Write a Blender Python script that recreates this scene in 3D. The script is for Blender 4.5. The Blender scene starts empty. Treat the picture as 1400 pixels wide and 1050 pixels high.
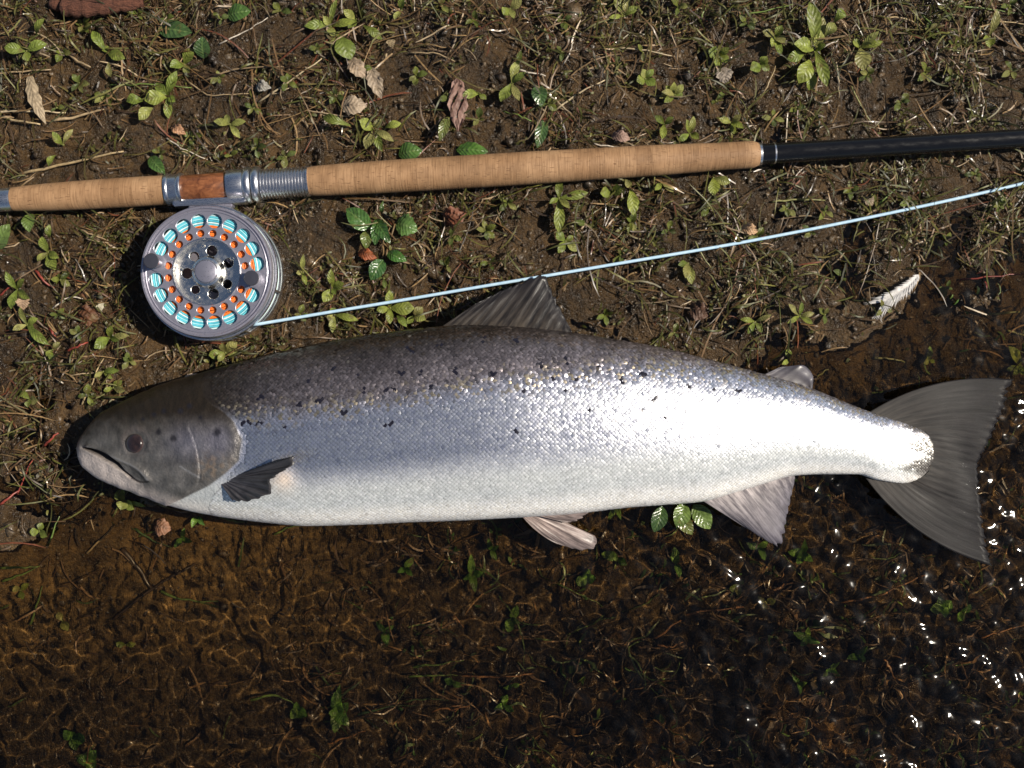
import bpy, bmesh, math, random
import numpy as np
from mathutils import Vector
from mathutils.bvhtree import BVHTree

random.seed(7)
RNG = np.random.default_rng(11)
R = math.radians
scene = bpy.context.scene
COL = scene.collection

# ------------------------------------------------------------------ camera
H = 0.95                      # camera height above the waterline (m)
WID = 0.875                   # metres across the frame at z = 0
K0 = WID / 1400.0             # metres per photo pixel at z = 0
cam_d = bpy.data.cameras.new('camera')
cam = bpy.data.objects.new('camera', cam_d)
COL.objects.link(cam)
cam.location = (0, 0, H)
cam.rotation_euler = (0, 0, 0)
cam_d.sensor_width = 36
cam_d.lens = 36 * H / WID
cam_d.clip_start = 0.01
cam_d.clip_end = 500
scene.camera = cam

# ------------------------------------------------------------------ light
SUN_EL, SUN_AZ = R(47), R(8)          # azimuth measured from +X towards +Y
sx, sy, sz = math.cos(SUN_EL) * math.cos(SUN_AZ), math.cos(SUN_EL) * math.sin(SUN_AZ), math.sin(SUN_EL)
world = bpy.data.worlds.new('World')
scene.world = world
world.use_nodes = True
wn = world.node_tree
bg = wn.nodes['Background']
sky = wn.nodes.new('ShaderNodeTexSky')
sky.sky_type = 'NISHITA'
sky.sun_disc = False
sky.sun_elevation = SUN_EL
sky.sun_rotation = math.atan2(sx, sy)
wn.links.new(sky.outputs[0], bg.inputs[0])
bg.inputs[1].default_value = 0.052
sun_d = bpy.data.lights.new('sun', 'SUN')
sun_d.energy = 5.0
sun_d.angle = R(0.53)
sun_d.color = (1.0, 0.92, 0.79)
sun = bpy.data.objects.new('sun', sun_d)
COL.objects.link(sun)
sun.location = (sx * 5, sy * 5, sz * 5)
sun.rotation_euler = Vector((sx, sy, sz)).to_track_quat('Z', 'Y').to_euler()
sun_d.cycles.is_caustics_light = True
scene.view_settings.view_transform = 'Standard'
scene.view_settings.look = 'None'
scene.view_settings.exposure = 0.28
scene.view_settings.gamma = 1.0
scene.cycles.use_denoising = True
scene.cycles.max_bounces = 8
scene.cycles.transparent_max_bounces = 10
scene.cycles.sample_clamp_indirect = 6.0


# ------------------------------------------------------------------ helpers
def P(px, py, z):
    s = K0 * (H - z) / H
    return ((px - 700.0) * s, (525.0 - py) * s, z)


def Pn(px, py, z):
    s = K0 * (H - z) / H
    return np.stack([(px - 700.0) * s, (525.0 - py) * s, z + 0 * px], -1)


_perm = np.random.default_rng(3).permutation(512)
_perm = np.concatenate([_perm, _perm, _perm])
_ga = np.random.default_rng(5).uniform(0, 2 * np.pi, 512)
_gx, _gy = np.cos(_ga), np.sin(_ga)


def noise(x, y):
    x = np.asarray(x, float); y = np.asarray(y, float)
    xi = np.floor(x).astype(int); yi = np.floor(y).astype(int)
    fx = x - xi; fy = y - yi
    u = fx * fx * fx * (fx * (fx * 6 - 15) + 10); v = fy * fy * fy * (fy * (fy * 6 - 15) + 10)

    def g(ix, iy, dx, dy):
        h = _perm[_perm[ix & 511] + (iy & 511)] & 511
        return _gx[h] * dx + _gy[h] * dy
    a = g(xi, yi, fx, fy); b = g(xi + 1, yi, fx - 1, fy)
    c = g(xi, yi + 1, fx, fy - 1); d = g(xi + 1, yi + 1, fx - 1, fy - 1)
    return (a + (b - a) * u + (c + (d - c) * u - a - (b - a) * u) * v) * 1.5


def sstep(a, b, x):
    t = np.clip((x - a) / (b - a), 0, 1)
    return t * t * (3 - 2 * t)


def pchip(xs, ys, x):
    xs = np.asarray(xs, float); ys = np.asarray(ys, float); x = np.asarray(x, float)
    h = np.diff(xs); d = np.diff(ys) / h
    m = np.zeros_like(ys)
    for i in range(1, len(xs) - 1):
        if d[i - 1] * d[i] > 0:
            w1 = 2 * h[i] + h[i - 1]; w2 = h[i] + 2 * h[i - 1]
            m[i] = (w1 + w2) / (w1 / d[i - 1] + w2 / d[i])
    m[0], m[-1] = d[0], d[-1]
    i = np.clip(np.searchsorted(xs, x) - 1, 0, len(h) - 1)
    t = np.clip((x - xs[i]) / h[i], 0, 1)
    return ((1 + 2 * t) * (1 - t) ** 2 * ys[i] + t * (1 - t) ** 2 * h[i] * m[i]
            + t * t * (3 - 2 * t) * ys[i + 1] + t * t * (t - 1) * h[i] * m[i + 1])


def polydist(px, py, pts):
    """distance and arc parameter (0..1) from points to a polyline"""
    best = np.full(px.shape, 1e9); par = np.zeros(px.shape)
    seg = [math.dist(pts[i], pts[i + 1]) for i in range(len(pts) - 1)]
    tot = sum(seg); acc = 0
    for i in range(len(pts) - 1):
        ax, ay = pts[i]; bx, by = pts[i + 1]
        dx, dy = bx - ax, by - ay
        t = np.clip(((px - ax) * dx + (py - ay) * dy) / (dx * dx + dy * dy), 0, 1)
        d = np.hypot(px - ax - t * dx, py - ay - t * dy)
        k = d < best
        best = np.where(k, d, best); par = np.where(k, (acc + t * seg[i]) / tot, par)
        acc += seg[i]
    return best, par


def spline(pts, n):
    """smooth curve through points, n samples"""
    pts = np.asarray(pts, float)
    d = np.r_[0, np.cumsum(np.linalg.norm(np.diff(pts, axis=0), axis=1))]
    t = np.linspace(0, d[-1], n)
    return np.stack([pchip(d, pts[:, k], t) for k in range(pts.shape[1])], -1)


def mesh(name, verts, faces, mat, smooth=True, col=None, uv=None):
    me = bpy.data.meshes.new(name)
    verts = np.asarray(verts, float)
    if isinstance(faces, np.ndarray):
        nf, k = faces.shape
        me.vertices.add(len(verts)); me.vertices.foreach_set('co', verts.ravel())
        me.loops.add(nf * k); me.loops.foreach_set('vertex_index', faces.ravel().astype(np.int32))
        me.polygons.add(nf)
        me.polygons.foreach_set('loop_start', np.arange(nf, dtype=np.int32) * k)
        me.polygons.foreach_set('loop_total', np.full(nf, k, np.int32))
        me.update(calc_edges=True)
    else:
        me.from_pydata([tuple(v) for v in verts], [], [tuple(f) for f in faces])
    me.validate()
    if smooth:
        me.polygons.foreach_set('use_smooth', np.ones(len(me.polygons), bool))
    if col is not None:
        a = me.attributes.new('col', 'FLOAT_COLOR', 'POINT')
        c = np.asarray(col, np.float32)
        if c.shape[1] == 3:
            c = np.c_[c, np.ones(len(c), np.float32)]
        a.data.foreach_set('color', c.ravel().astype(np.float32))
    if uv is not None:
        a = me.attributes.new('puv', 'FLOAT2', 'POINT')
        a.data.foreach_set('vector', np.asarray(uv, np.float32).ravel())
    if mat is not None:
        me.materials.append(mat)
    return me


def obj(name, me, parent=None):
    o = bpy.data.objects.new(name, me)
    COL.objects.link(o)
    o.cycles.is_caustics_receiver = True
    if parent is not None:
        o.parent = parent
        root = parent
        off = Vector((0, 0, 0))
        while root is not None:
            off += root.location; root = root.parent
        o.location = -off
    return o


def root_of(name, loc):
    o = bpy.data.objects.new(name, None)
    COL.objects.link(o)
    o.location = loc
    o.empty_display_size = 0.01
    return o


def tag(o, label=None, cat=None, group=None, kind=None):
    if label: o['label'] = label
    if cat: o['category'] = cat
    if group: o['group'] = group
    if kind: o['kind'] = kind
    return o


def grid_faces(nu, nv, close_v=False):
    """quads of an nu x nv vertex grid (index = i*nv+j)"""
    i = np.arange(nu - 1)[:, None]
    j = np.arange(nv if close_v else nv - 1)[None, :]
    jn = (j + 1) % nv
    a = i * nv + j; b = i * nv + jn; c = (i + 1) * nv + jn; d = (i + 1) * nv + j
    return np.stack([a + 0 * jn, b, c, d], -1).reshape(-1, 4)


# ------------------------------------------------------------------ materials
class M:
    def __init__(self, name):
        self.m = bpy.data.materials.new(name); self.m.use_nodes = True
        self.nt = self.m.node_tree; self.b = self.nt.nodes['Principled BSDF']
        self.out = self.nt.nodes['Material Output']

    def n(self, t, **kw):
        nd = self.nt.nodes.new('ShaderNode' + t)
        for k, v in kw.items():
            if k in ('inputs',):
                for kk, vv in v.items():
                    nd.inputs[kk].default_value = vv
            else:
                setattr(nd, k, v)
        return nd

    def l(self, a, b):
        self.nt.links.new(a, b)

    def set(self, **kw):
        names = dict(color='Base Color', rough='Roughness', metal='Metallic', spec='Specular IOR Level', coat='Coat Weight',
                     coat_rough='Coat Roughness', alpha='Alpha', sss='Subsurface Weight', trans='Transmission Weight', sheen='Sheen Weight')
        for k, v in kw.items():
            inp = self.b.inputs[names[k]]
            if hasattr(v, 'is_linked') or hasattr(v, 'links'):
                self.l(v, inp)
            else:
                inp.default_value = (*v, 1) if k == 'color' else v
        return self

    def attr(self, name):
        return self.n('Attribute', attribute_name=name)

    def noise(self, scale, detail=3, rough=.55, vec=None, dist=0):
        nd = self.n('TexNoise', inputs={'Scale': scale, 'Detail': detail, 'Roughness': rough, 'Distortion': dist})
        if vec is not None: self.l(vec, nd.inputs['Vector'])
        return nd

    def pos(self, scale=(1, 1, 1), rot=(0, 0, 0)):
        g = self.n('NewGeometry'); mp = self.n('Mapping')
        mp.inputs['Scale'].default_value = scale; mp.inputs['Rotation'].default_value = rot
        self.l(g.outputs['Position'], mp.inputs['Vector'])
        return mp.outputs[0]

    def ramp(self, fac, stops, interp='LINEAR'):
        r = self.n('ValToRGB'); r.color_ramp.interpolation = interp
        e = r.color_ramp.elements
        while len(e) < len(stops): e.new(0.5)
        for el, (p, c) in zip(e, stops):
            el.position = p; el.color = (*c, 1) if len(c) == 3 else c
        self.l(fac, r.inputs[0])
        return r.outputs[0]

    def mix(self, fac, a, b, mode='MIX'):
        nd = self.n('Mix', data_type='RGBA', blend_type=mode)
        for s, v in ((nd.inputs[0], fac), (nd.inputs[6], a), (nd.inputs[7], b)):
            if hasattr(v, 'links'): self.l(v, s)
            else: s.default_value = v if isinstance(v, (int, float)) else (*v, 1)
        return nd.outputs[2]

    def math(self, op, a, b=0.0, c=0.0):
        nd = self.n('Math', operation=op)
        for s, v in zip(nd.inputs, (a, b, c)):
            if hasattr(v, 'links'): self.l(v, s)
            else: s.default_value = v
        return nd.outputs[0]

    def bump(self, h, dist=.001, strength=1.0, coat=False):
        bp = self.n('Bump', inputs={'Distance': dist, 'Strength': strength})
        self.l(h, bp.inputs['Height'])
        self.l(bp.outputs[0], self.b.inputs['Normal'])
        if coat: self.l(bp.outputs[0], self.b.inputs['Coat Normal'])
        return bp


MAT = {}

# wet mud
m = M('mud'); v = m.pos()
a = m.attr('col')
n1 = m.noise(55, 6, .62, v); n2 = m.noise(330, 5, .6, v); n3 = m.noise(900, 3, .6, v)
c = m.ramp(n1.outputs[0], [(0.3, (.35, .33, .30)), (.5, (.85, .85, .83)), (.72, (1.35, 1.3, 1.2))])
c = m.mix(1.0, a.outputs['Color'], c, 'MULTIPLY')
c2 = m.ramp(n2.outputs[0], [(.33, (.35, .33, .3)), (.55, (1, 1, 1)), (.75, (1.3, 1.28, 1.2))])
c = m.mix(.8, c, c2, 'MULTIPLY')
rg = m.ramp(n1.outputs[0], [(.35, (.22, .22, .22)), (.65, (.5, .5, .5))])
hh = m.math('ADD', m.math('MULTIPLY', n2.outputs[0], 1.0), m.math('MULTIPLY', n3.outputs[0], .45))
m.set(color=c, rough=rg, spec=.4, coat=.14, coat_rough=.1); m.bump(hh, .004, .9, True)
MAT['mud'] = m.m

# generic attribute coloured stuff (litter, moss)
def attr_mat(name, rough=.5, transl=0.0, coat=.0, spec=.5, bump=None):
    m = M(name); a = m.attr('col')
    n = m.noise(500, 3, .6, m.pos())
    c = m.mix(.75, a.outputs['Color'], m.ramp(n.outputs[0], [(.3, (.5, .5, .5)), (.7, (1.35, 1.35, 1.3))]), 'MULTIPLY')
    m.set(color=c, rough=rough, coat=coat, coat_rough=.15, spec=spec)
    if bump: m.bump(n.outputs[0], bump, .8)
    if transl:
        t = m.n('BsdfTranslucent'); m.l(c, t.inputs[0])
        mx = m.n('MixShader'); mx.inputs[0].default_value = transl
        m.l(m.b.outputs[0], mx.inputs[1]); m.l(t.outputs[0], mx.inputs[2]); m.l(mx.outputs[0], m.out.inputs[0])
    return m.m
MAT['litter'] = attr_mat('litter', .45, .1, .12)
MAT['moss'] = attr_mat('moss', .5, .25)
MAT['crumb'] = attr_mat('crumb', .38, 0, .3, bump=.002)

# leaves: per-vertex colour with veins from the leaf's own coordinates
def leaf_mat(name, rough, transl, vein, veincol, coat=0.0, blotch=(.6, 1.3)):
    m = M(name); a = m.attr('col'); uv = m.attr('puv')
    sp = m.n('SeparateXYZ'); m.l(uv.outputs['Vector'], sp.inputs[0])
    ax = m.math('ABSOLUTE', sp.outputs[0])
    ph = m.math('SUBTRACT', m.math('MULTIPLY', sp.outputs[1], 7.0), m.math('MULTIPLY', ax, 1.6))
    w = m.math('ABSOLUTE', m.math('SUBTRACT', m.math('FRACT', ph), .5))
    side = m.math('LESS_THAN', w, .07)
    mid = m.math('LESS_THAN', ax, .09)
    fac = m.math('MULTIPLY', m.math('MAXIMUM', m.math('MULTIPLY', side, .55), mid), vein)
    n = m.noise(240, 4, .6, m.pos())
    c = m.mix(1, a.outputs['Color'], m.ramp(n.outputs[0], [(.3, (blotch[0],) * 3), (.7, (blotch[1],) * 3)]), 'MULTIPLY')
    c = m.mix(fac, c, veincol)
    n_b = m.noise(95, 3, .6, m.pos())
    c = m.mix(m.ramp(n_b.outputs[0], [(.60, (0, 0, 0)), (.72, (.75, .75, .75))]), c, (.13, .085, .03))
    m.set(color=c, rough=rough, coat=coat, coat_rough=.12)
    m.bump(m.math('ADD', m.math('MULTIPLY', w, 1.0), n.outputs[0]), .0012, .55, coat > 0)
    t = m.n('BsdfTranslucent'); m.l(c, t.inputs[0])
    mx = m.n('MixShader'); mx.inputs[0].default_value = transl
    m.l(m.b.outputs[0], mx.inputs[1]); m.l(t.outputs[0], mx.inputs[2]); m.l(mx.outputs[0], m.out.inputs[0])
    return m.m
MAT['seedleaf'] = leaf_mat('seedling_leaf', .42, .3, .10, (.25, .29, .08), 0, (.5, 1.35))
MAT['darkleaf'] = leaf_mat('glossy_leaf', .28, .18, .5, (.16, .24, .07), .35, (.55, 1.35))
MAT['deadleaf'] = leaf_mat('dead_leaf', .6, .15, .3, (.1, .06, .035), 0, (.55, 1.3))

# cork
m = M('cork'); oi = m.n('ObjectInfo')
v1 = m.pos((1, 1, 1)); vr = m.n('VectorMath', operation='ADD')
cmb = m.n('CombineXYZ'); m.l(m.math('MULTIPLY', oi.outputs['Random'], 3.0), cmb.inputs[1]); m.l(v1, vr.inputs[0]); m.l(cmb.outputs[0], vr.inputs[1])
mp = m.n('Mapping'); mp.inputs['Scale'].default_value = (170, 900, 900); m.l(vr.outputs[0], mp.inputs['Vector'])
pit = m.noise(1, 2, .5, mp.outputs[0])
mp2 = m.n('Mapping'); mp2.inputs['Scale'].default_value = (900, 60, 60); m.l(vr.outputs[0], mp2.inputs['Vector'])
lin = m.noise(1, 2, .5, mp2.outputs[0])
sm = m.noise(90, 4, .6, vr.outputs[0])
base = m.ramp(oi.outputs['Random'], [(0, (.30, .175, .092)), (.5, (.36, .212, .112)), (1, (.42, .255, .14))])
c = m.mix(.55, base, m.ramp(sm.outputs[0], [(.3, (.62, .6, .55)), (.7, (1.15, 1.15, 1.1))]), 'MULTIPLY')
c = m.mix(.5, c, m.ramp(lin.outputs[0], [(.32, (.6, .55, .5)), (.55, (1.05, 1.05, 1.05))]), 'MULTIPLY')
pf = m.ramp(pit.outputs[0], [(.62, (0, 0, 0)), (.68, (1, 1, 1))])
c = m.mix(m.math('MULTIPLY', m.math('MULTIPLY', pf, .8), m.ramp(m.noise(45, 3, .6, vr.outputs[0]).outputs[0], [(.4, (.1, .1, .1)), (.65, (1, 1, 1))])), c, (.13, .06, .028))
c = m.mix(.6, c, m.ramp(m.noise(28, 3, .6, v1).outputs[0], [(.35, (.72, .66, .60)), (.65, (1.08, 1.08, 1.08))]), 'MULTIPLY')
m.set(color=c, rough=.62, spec=.35); m.bump(m.math('SUBTRACT', lin.outputs[0], m.math('MULTIPLY', pf, 1.2)), .0006, .5)
MAT['cork'] = m.m

m = M('silver_metal'); n = m.noise(400, 3, .6, m.pos((1, 6, 6)))
m.set(color=(.72, .72, .74), metal=1.0, rough=m.ramp(n.outputs[0], [(.3, (.22,) * 3), (.7, (.38,) * 3)])); MAT['silver'] = m.m
m = M('polished_steel'); n = m.noise(300, 3, .6, m.pos())
m.set(color=(.86, .84, .79), metal=1.0, rough=m.ramp(n.outputs[0], [(.3, (.16,) * 3), (.7, (.34,) * 3)])); MAT['polish'] = m.m
m = M('gunmetal'); n = m.noise(350, 4, .65, m.pos())
m.set(color=(.40, .385, .45), metal=.7, rough=m.ramp(n.outputs[0], [(.3, (.24,) * 3), (.7, (.4,) * 3)]), coat=.3, coat_rough=.1); MAT['gun'] = m.m
m = M('dark_handle'); n = m.noise(300, 3, .6, m.pos())
m.set(color=(.16, .155, .18), metal=.8, rough=.28, coat=.4); MAT['handle'] = m.m
m = M('black_void'); n = m.noise(100, 2, .5, m.pos())
m.set(color=(.02, .02, .022), rough=.5, metal=.2); MAT['inner'] = m.m
m = M('seat_wood'); v = m.pos((1, 1, 1)); n = m.noise(140, 5, .65, v, 1.5); n2 = m.noise(1, 3, .6, m.pos((90, 900, 900)))
c = m.ramp(n.outputs[0], [(.3, (.09, .028, .011)), (.5, (.2, .07, .026)), (.7, (.30, .115, .045))])
c = m.mix(.4, c, m.ramp(n2.outputs[0], [(.3, (.5, .5, .5)), (.7, (1.2, 1.2, 1.2))]), 'MULTIPLY')
m.set(color=c, rough=.4, coat=.25, coat_rough=.15); MAT['wood'] = m.m
m = M('blank'); n = m.noise(160, 4, .7, m.pos((.5, 2, 2)))
m.set(color=(.005, .005, .006), rough=m.ramp(n.outputs[0], [(.35, (.14,) * 3), (.6, (.30,) * 3)]), spec=.3, coat=.3, coat_rough=.05); MAT['blank'] = m.m
m = M('fly_line_coating'); n = m.noise(260, 3, .6, m.pos())
m.set(color=m.ramp(n.outputs[0], [(.3, (.36, .54, .70)), (.7, (.50, .67, .80))]), rough=.45); MAT['line'] = m.m
m = M('wound_line'); a = m.attr('col'); n = m.noise(350, 2, .5, m.pos())
m.set(color=m.mix(.4, a.outputs['Color'], m.ramp(n.outputs[0], [(.3, (.6,) * 3), (.7, (1.2,) * 3)]), 'MULTIPLY'), rough=.45); MAT['wound'] = m.m

# fish skin: colour in rgb, silveriness in alpha
def skin(name, rough, coat, bump, spec=.5):
    m = M(name); a = m.attr('col')
    n = m.noise(420, 4, .65, m.pos()); n2 = m.noise(60, 3, .6, m.pos())
    c = m.mix(.6, a.outputs['Color'], m.ramp(n.outputs[0], [(.3, (.72,) * 3), (.7, (1.18,) * 3)]), 'MULTIPLY')
    c = m.mix(.5, c, m.ramp(n2.outputs[0], [(.3, (.8, .8, .82)), (.7, (1.12, 1.1, 1.08))]), 'MULTIPLY')
    m.set(color=c, metal=a.outputs['Alpha'], rough=rough, coat=coat, coat_rough=.1, spec=spec)
    if bump: m.bump(n.outputs[0], bump, .5)
    return m.m
MAT['skin'] = skin('salmon_skin', .40, .10, .0018, .35)
MAT['scale'] = skin('salmon_scale', .30, .15, None)

def fin_mat(name, c0, c1, dark, nray, alpha, rough=.35, coat=.2, bmp=.0008, spec=.4):
    m = M(name); uv = m.attr('puv'); sp = m.n('SeparateXYZ'); m.l(uv.outputs['Vector'], sp.inputs[0])
    cb = m.n('CombineXYZ'); m.l(m.math('MULTIPLY', sp.outputs[0], nray * 1.0), cb.inputs[0]); m.l(m.math('MULTIPLY', sp.outputs[1], 2.2), cb.inputs[1])
    st = m.noise(1.0, 4, .6, cb.outputs[0])
    g = m.mix(m.math('POWER', sp.outputs[1], .6), c0, c1)
    stf = m.ramp(st.outputs[0], [(.38, (1, 1, 1)), (.6, (0, 0, 0))])
    c = m.mix(m.math('MULTIPLY', stf, .8), g, dark)
    blot = m.noise(90, 3, .6, m.pos())
    c = m.mix(.5, c, m.ramp(blot.outputs[0], [(.3, (.6,) * 3), (.7, (1.25,) * 3)]), 'MULTIPLY')
    m.set(color=c, rough=rough, coat=coat, coat_rough=.2, spec=spec)
    m.bump(st.outputs[0], bmp, .5, True)
    t = m.n('BsdfTransparent'); mx = m.n('MixShader')
    al = m.math('SUBTRACT', 1.0, m.math('MULTIPLY', m.math('POWER', sp.outputs[1], 1.5), 1 - alpha))
    m.l(m.math('SUBTRACT', 1.0, al), mx.inputs[0])
    m.l(m.b.outputs[0], mx.inputs[1]); m.l(t.outputs[0], mx.inputs[2]); m.l(mx.outputs[0], m.out.inputs[0])
    return m.m
MAT['fin_dorsal'] = fin_mat('dorsal_fin', (.075, .06, .045), (.02, .018, .02), (.007, .0065, .008), 30, .95, .35, .1, .0007, .3)
MAT['fin_tail'] = fin_mat('tail_fin', (.050, .043, .037), (.017, .016, .019), (.007, .0065, .008), 40, .74, .5, .02, .0003, .15)
MAT['fin_adipose'] = fin_mat('adipose_fin', (.11, .095, .09), (.10, .095, .12), (.06, .055, .065), 3, .8, .5, .1, .0002)
MAT['fin_pale'] = fin_mat('pale_fin', (.52, .46, .44), (.13, .12, .15), (.06, .053, .066), 24, .78, .5, .03)
MAT['fin_pelvic'] = fin_mat('pelvic_fin', (.50, .38, .33), (.24, .19, .18), (.045, .034, .034), 16, .92, .45, .06)
MAT['fin_dark'] = fin_mat('pectoral_fin', (.09, .085, .10), (.05, .047, .05), (.018, .017, .02), 18, .97)

m = M('eye_iris'); n = m.noise(260, 4, .6, m.pos())
m.set(color=m.ramp(n.outputs[0], [(.3, (.03, .018, .016)), (.7, (.075, .045, .04))]), rough=.25, coat=.6); MAT['iris'] = m.m
m = M('eye_pupil'); n = m.noise(300, 3, .5, m.pos())
m.set(color=m.ramp(n.outputs[0], [(.3, (.012, .008, .008)), (.7, (.035, .02, .018))]), rough=.2, coat=.8); MAT['pupil'] = m.m
m = M('feather'); n = m.noise(500, 3, .6, m.pos())
m.set(color=m.ramp(n.outputs[0], [(.3, (.42, .40, .39)), (.7, (.66, .64, .62))]), rough=.6); MAT['feather'] = m.m
m = M('bark'); n = m.noise(260, 6, .7, m.pos((1, 2, 1)))
m.set(color=m.ramp(n.outputs[0], [(.3, (.05, .014, .008)), (.7, (.20, .075, .04))]), rough=.7); m.bump(n.outputs[0], .004, 1); MAT['bark'] = m.m

# clear stream water
m = M('water')
m.nt.nodes.remove(m.b)
rf = m.n('BsdfRefraction', inputs={'IOR': 1.33, 'Roughness': 0.0}); rf.inputs['Color'].default_value = (.93, .84, .68, 1)
gl = m.n('BsdfGlossy'); gl.inputs['Roughness'].default_value = .075; gl.inputs['Color'].default_value = (1, 1, 1, 1)
fr = m.n('Fresnel', inputs={'IOR': 1.33})
mx = m.n('MixShader'); m.l(fr.outputs[0], mx.inputs[0]); m.l(rf.outputs[0], mx.inputs[1]); m.l(gl.outputs[0], mx.inputs[2])
m.l(mx.outputs[0], m.out.inputs[0]); MAT['water'] = m.m


# ------------------------------------------------------------------ ground
def to_px(x, y):
    return x / K0 + 700.0, 525.0 - y / K0


def zg(x, y, fine=True):
    """ground height (m); the waterline is z = 0"""
    px, py = to_px(x, y)
    d = (py - (740 - .245 * px)) * K0
    z = np.where(d < 0, -.066 * np.tanh(d / 1.5), -.020 * np.tanh(d / .07) - .06 * np.tanh(d / 3))
    fade = 1 / (1 + (np.maximum(np.hypot(x, y) - .7, 0) / .6) ** 2)
    amp = sstep(.02, -.12, d) * .55 + .45
    z = z + fade * (.0055 * noise(x * 9 + 3.1, y * 9 + 1.7)
         + amp * .0065 * noise(x * 26 + 8, y * 26 - 4))
    rid = np.abs(noise(x * 48 + 2.2, y * 48 + 9.1))
    z = z + fade * amp * (.0065 * (rid - .25))
    # bed hollow in the middle of the stream edge
    z = z - .012 * np.exp(-(((px - 900) / 260) ** 2 + ((py - 990) / 110) ** 2))
    if fine:
        z = z + fade * amp * (.0026 * noise(x * 110, y * 110) + .0013 * noise(x * 230 + 5, y * 230))
    # pressed flat under the fish and the reel
    k = np.exp(-(((px - 640) / 560) ** 4 + ((py - 595) / 95) ** 4))
    z = z - .004 * k
    k = np.exp(-(((px - 300) / 105) ** 6 + ((py - 385) / 105) ** 6))
    z = z * (1 - .7 * k) + k * .7 * .0035
    return np.where(z < 0, z - .0026 * sstep(0, -.0008, z), z)      # a little lip at the waterline


def axis(lo, hi, step, far):
    c = np.arange(lo, hi + step * .5, step)
    out = []
    s, x = step, hi
    while x < far:
        s *= 1.32; x += s; out.append(x - c[-1])
    out = np.array(out)
    return np.r_[(c[0] - out)[::-1], c, c[-1] + out]


ax_ = axis(-.56, .56, .0023, 70); ay_ = axis(-.45, .45, .0023, 70)
X, Y = np.meshgrid(ax_, ay_, indexing='ij')
x, y = X.ravel(), Y.ravel()
z = zg(x, y)
px, py = to_px(x, y)
# mud colour: paler bare silt, dark peaty detritus offshore, plus painted light and shade
t1 = noise(x * 7 + 20, y * 7); t2 = noise(x * 19, y * 19 + 7)
mudc = np.array([.070, .040, .015]) * (1 + .35 * t1 + .3 * t2)[:, None]
lft = sstep(620, 250, px) * sstep(980, 860, py)  # left shallows: tan silt brightened to paint in caustic light
sub = sstep(-.02, .06, (py - (740 - .245 * px)) * K0)
mudc = mudc * (1 - sub[:, None]) + sub[:, None] * (np.array([.112, .068, .025])[None] * (1 + 1.1 * lft)[:, None]) * (1 + .3 * t1 + .35 * t2)[:, None]
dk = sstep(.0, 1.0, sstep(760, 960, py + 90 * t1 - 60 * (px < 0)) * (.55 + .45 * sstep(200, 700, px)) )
dk = np.clip(dk + .9 * np.exp(-(((px - 960) / 130) ** 2 + ((py - 960) / 120) ** 2)) + .5 * sstep(.1, .5, t2) * sub, 0, 1)  # the round patch is a shadow band painted into the bed colour
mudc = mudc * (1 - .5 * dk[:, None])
# orange-brown sand low right
sand = np.exp(-(((px - 1050) / 330) ** 2 + ((py - 1040) / 80) ** 2)) * sstep(-.1, .35, t2)
mudc = mudc * (1 - sand[:, None]) + sand[:, None] * np.array([.13, .068, .022])
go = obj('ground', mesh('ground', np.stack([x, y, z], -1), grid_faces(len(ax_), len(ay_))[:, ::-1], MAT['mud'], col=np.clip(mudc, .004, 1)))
tag(go, 'brown wet mud bank sloping into the shallow stream', kind='structure')

# ------------------------------------------------------------------ water sheet
wx = axis(-.49, .49, .0013, 70); wy = axis(-.38, .12, .0013, 70)
X, Y = np.meshgrid(wx, wy, indexing='ij'); x, y = X.ravel(), Y.ravel()
px, py = to_px(x, y)
dd = (py - (740 - .245 * px)) * K0
wf = .35 + .65 * sstep(.0, .14, dd)
fade = 1 / (1 + (np.maximum(np.hypot(x, y) - .7, 0) / .5) ** 2)
qx = x + .006 * noise(x * 14, y * 14); qy = y + .006 * noise(x * 14 + 9, y * 14 + 3)
rip = (.00062 * noise(qx * 78, qy * 100) + .0001 * noise(qx * 150 + 5, qy * 170) + .0009 * noise(qx * 26 + 2, qy * 36)
       + .00014 * np.sin((qx * .45 + qy * .9) * 330 + 3 * noise(x * 12, y * 12)) * sstep(-.1, .4, noise(x * 6 + 4, y * 6)))
wz = rip * wf * fade * (1.35 + .4 * noise(x * 8 + 1, y * 8 + 6) + 1.0 * sstep(600, 1100, px))
wo = obj('water', mesh('water', np.stack([x, y, wz], -1), grid_faces(len(wx), len(wy))[:, ::-1], MAT['water']))
tag(wo, 'clear rippling shallow stream water over the mud', kind='structure')
wo.cycles.is_caustics_caster = True
wo.cycles.is_caustics_receiver = False


# ------------------------------------------------------------------ salmon
FX = [105, 108, 114, 124, 137, 168, 196, 231, 267, 330, 400, 450, 500, 560, 600, 640, 700, 780, 850, 900, 950, 1000, 1040, 1100, 1150, 1180, 1215, 1245, 1266, 1277]
FU = [612, 605, 593, 580, 566, 549, 536, 522, 512, 495, 478, 467, 459, 451, 447, 445, 447, 455, 466, 475, 487, 500, 511, 528, 548, 560, 572, 582, 592, 608]
LX = [105, 108, 114, 125, 150, 190, 230, 270, 320, 380, 420, 500, 560, 620, 700, 780, 860, 900, 960, 1000, 1040, 1085, 1120, 1170, 1200, 1235, 1265, 1277]
LU = [614, 627, 638, 648, 661, 676, 690, 700, 708, 715, 718, 716, 713, 711, 707, 702, 693, 690, 685, 674, 662, 650, 648, 648, 656, 660, 648, 628]
BX = [105, 110, 122, 140, 180, 240, 320, 420, 560, 700, 800, 900, 1000, 1100, 1180, 1230, 1265, 1277]
BB = [1.5, 6, 11, 16, 24, 32, 38.5, 42.5, 44, 42.5, 38.5, 33, 27, 20.5, 13.5, 6.2, 1.9, .5]
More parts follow.
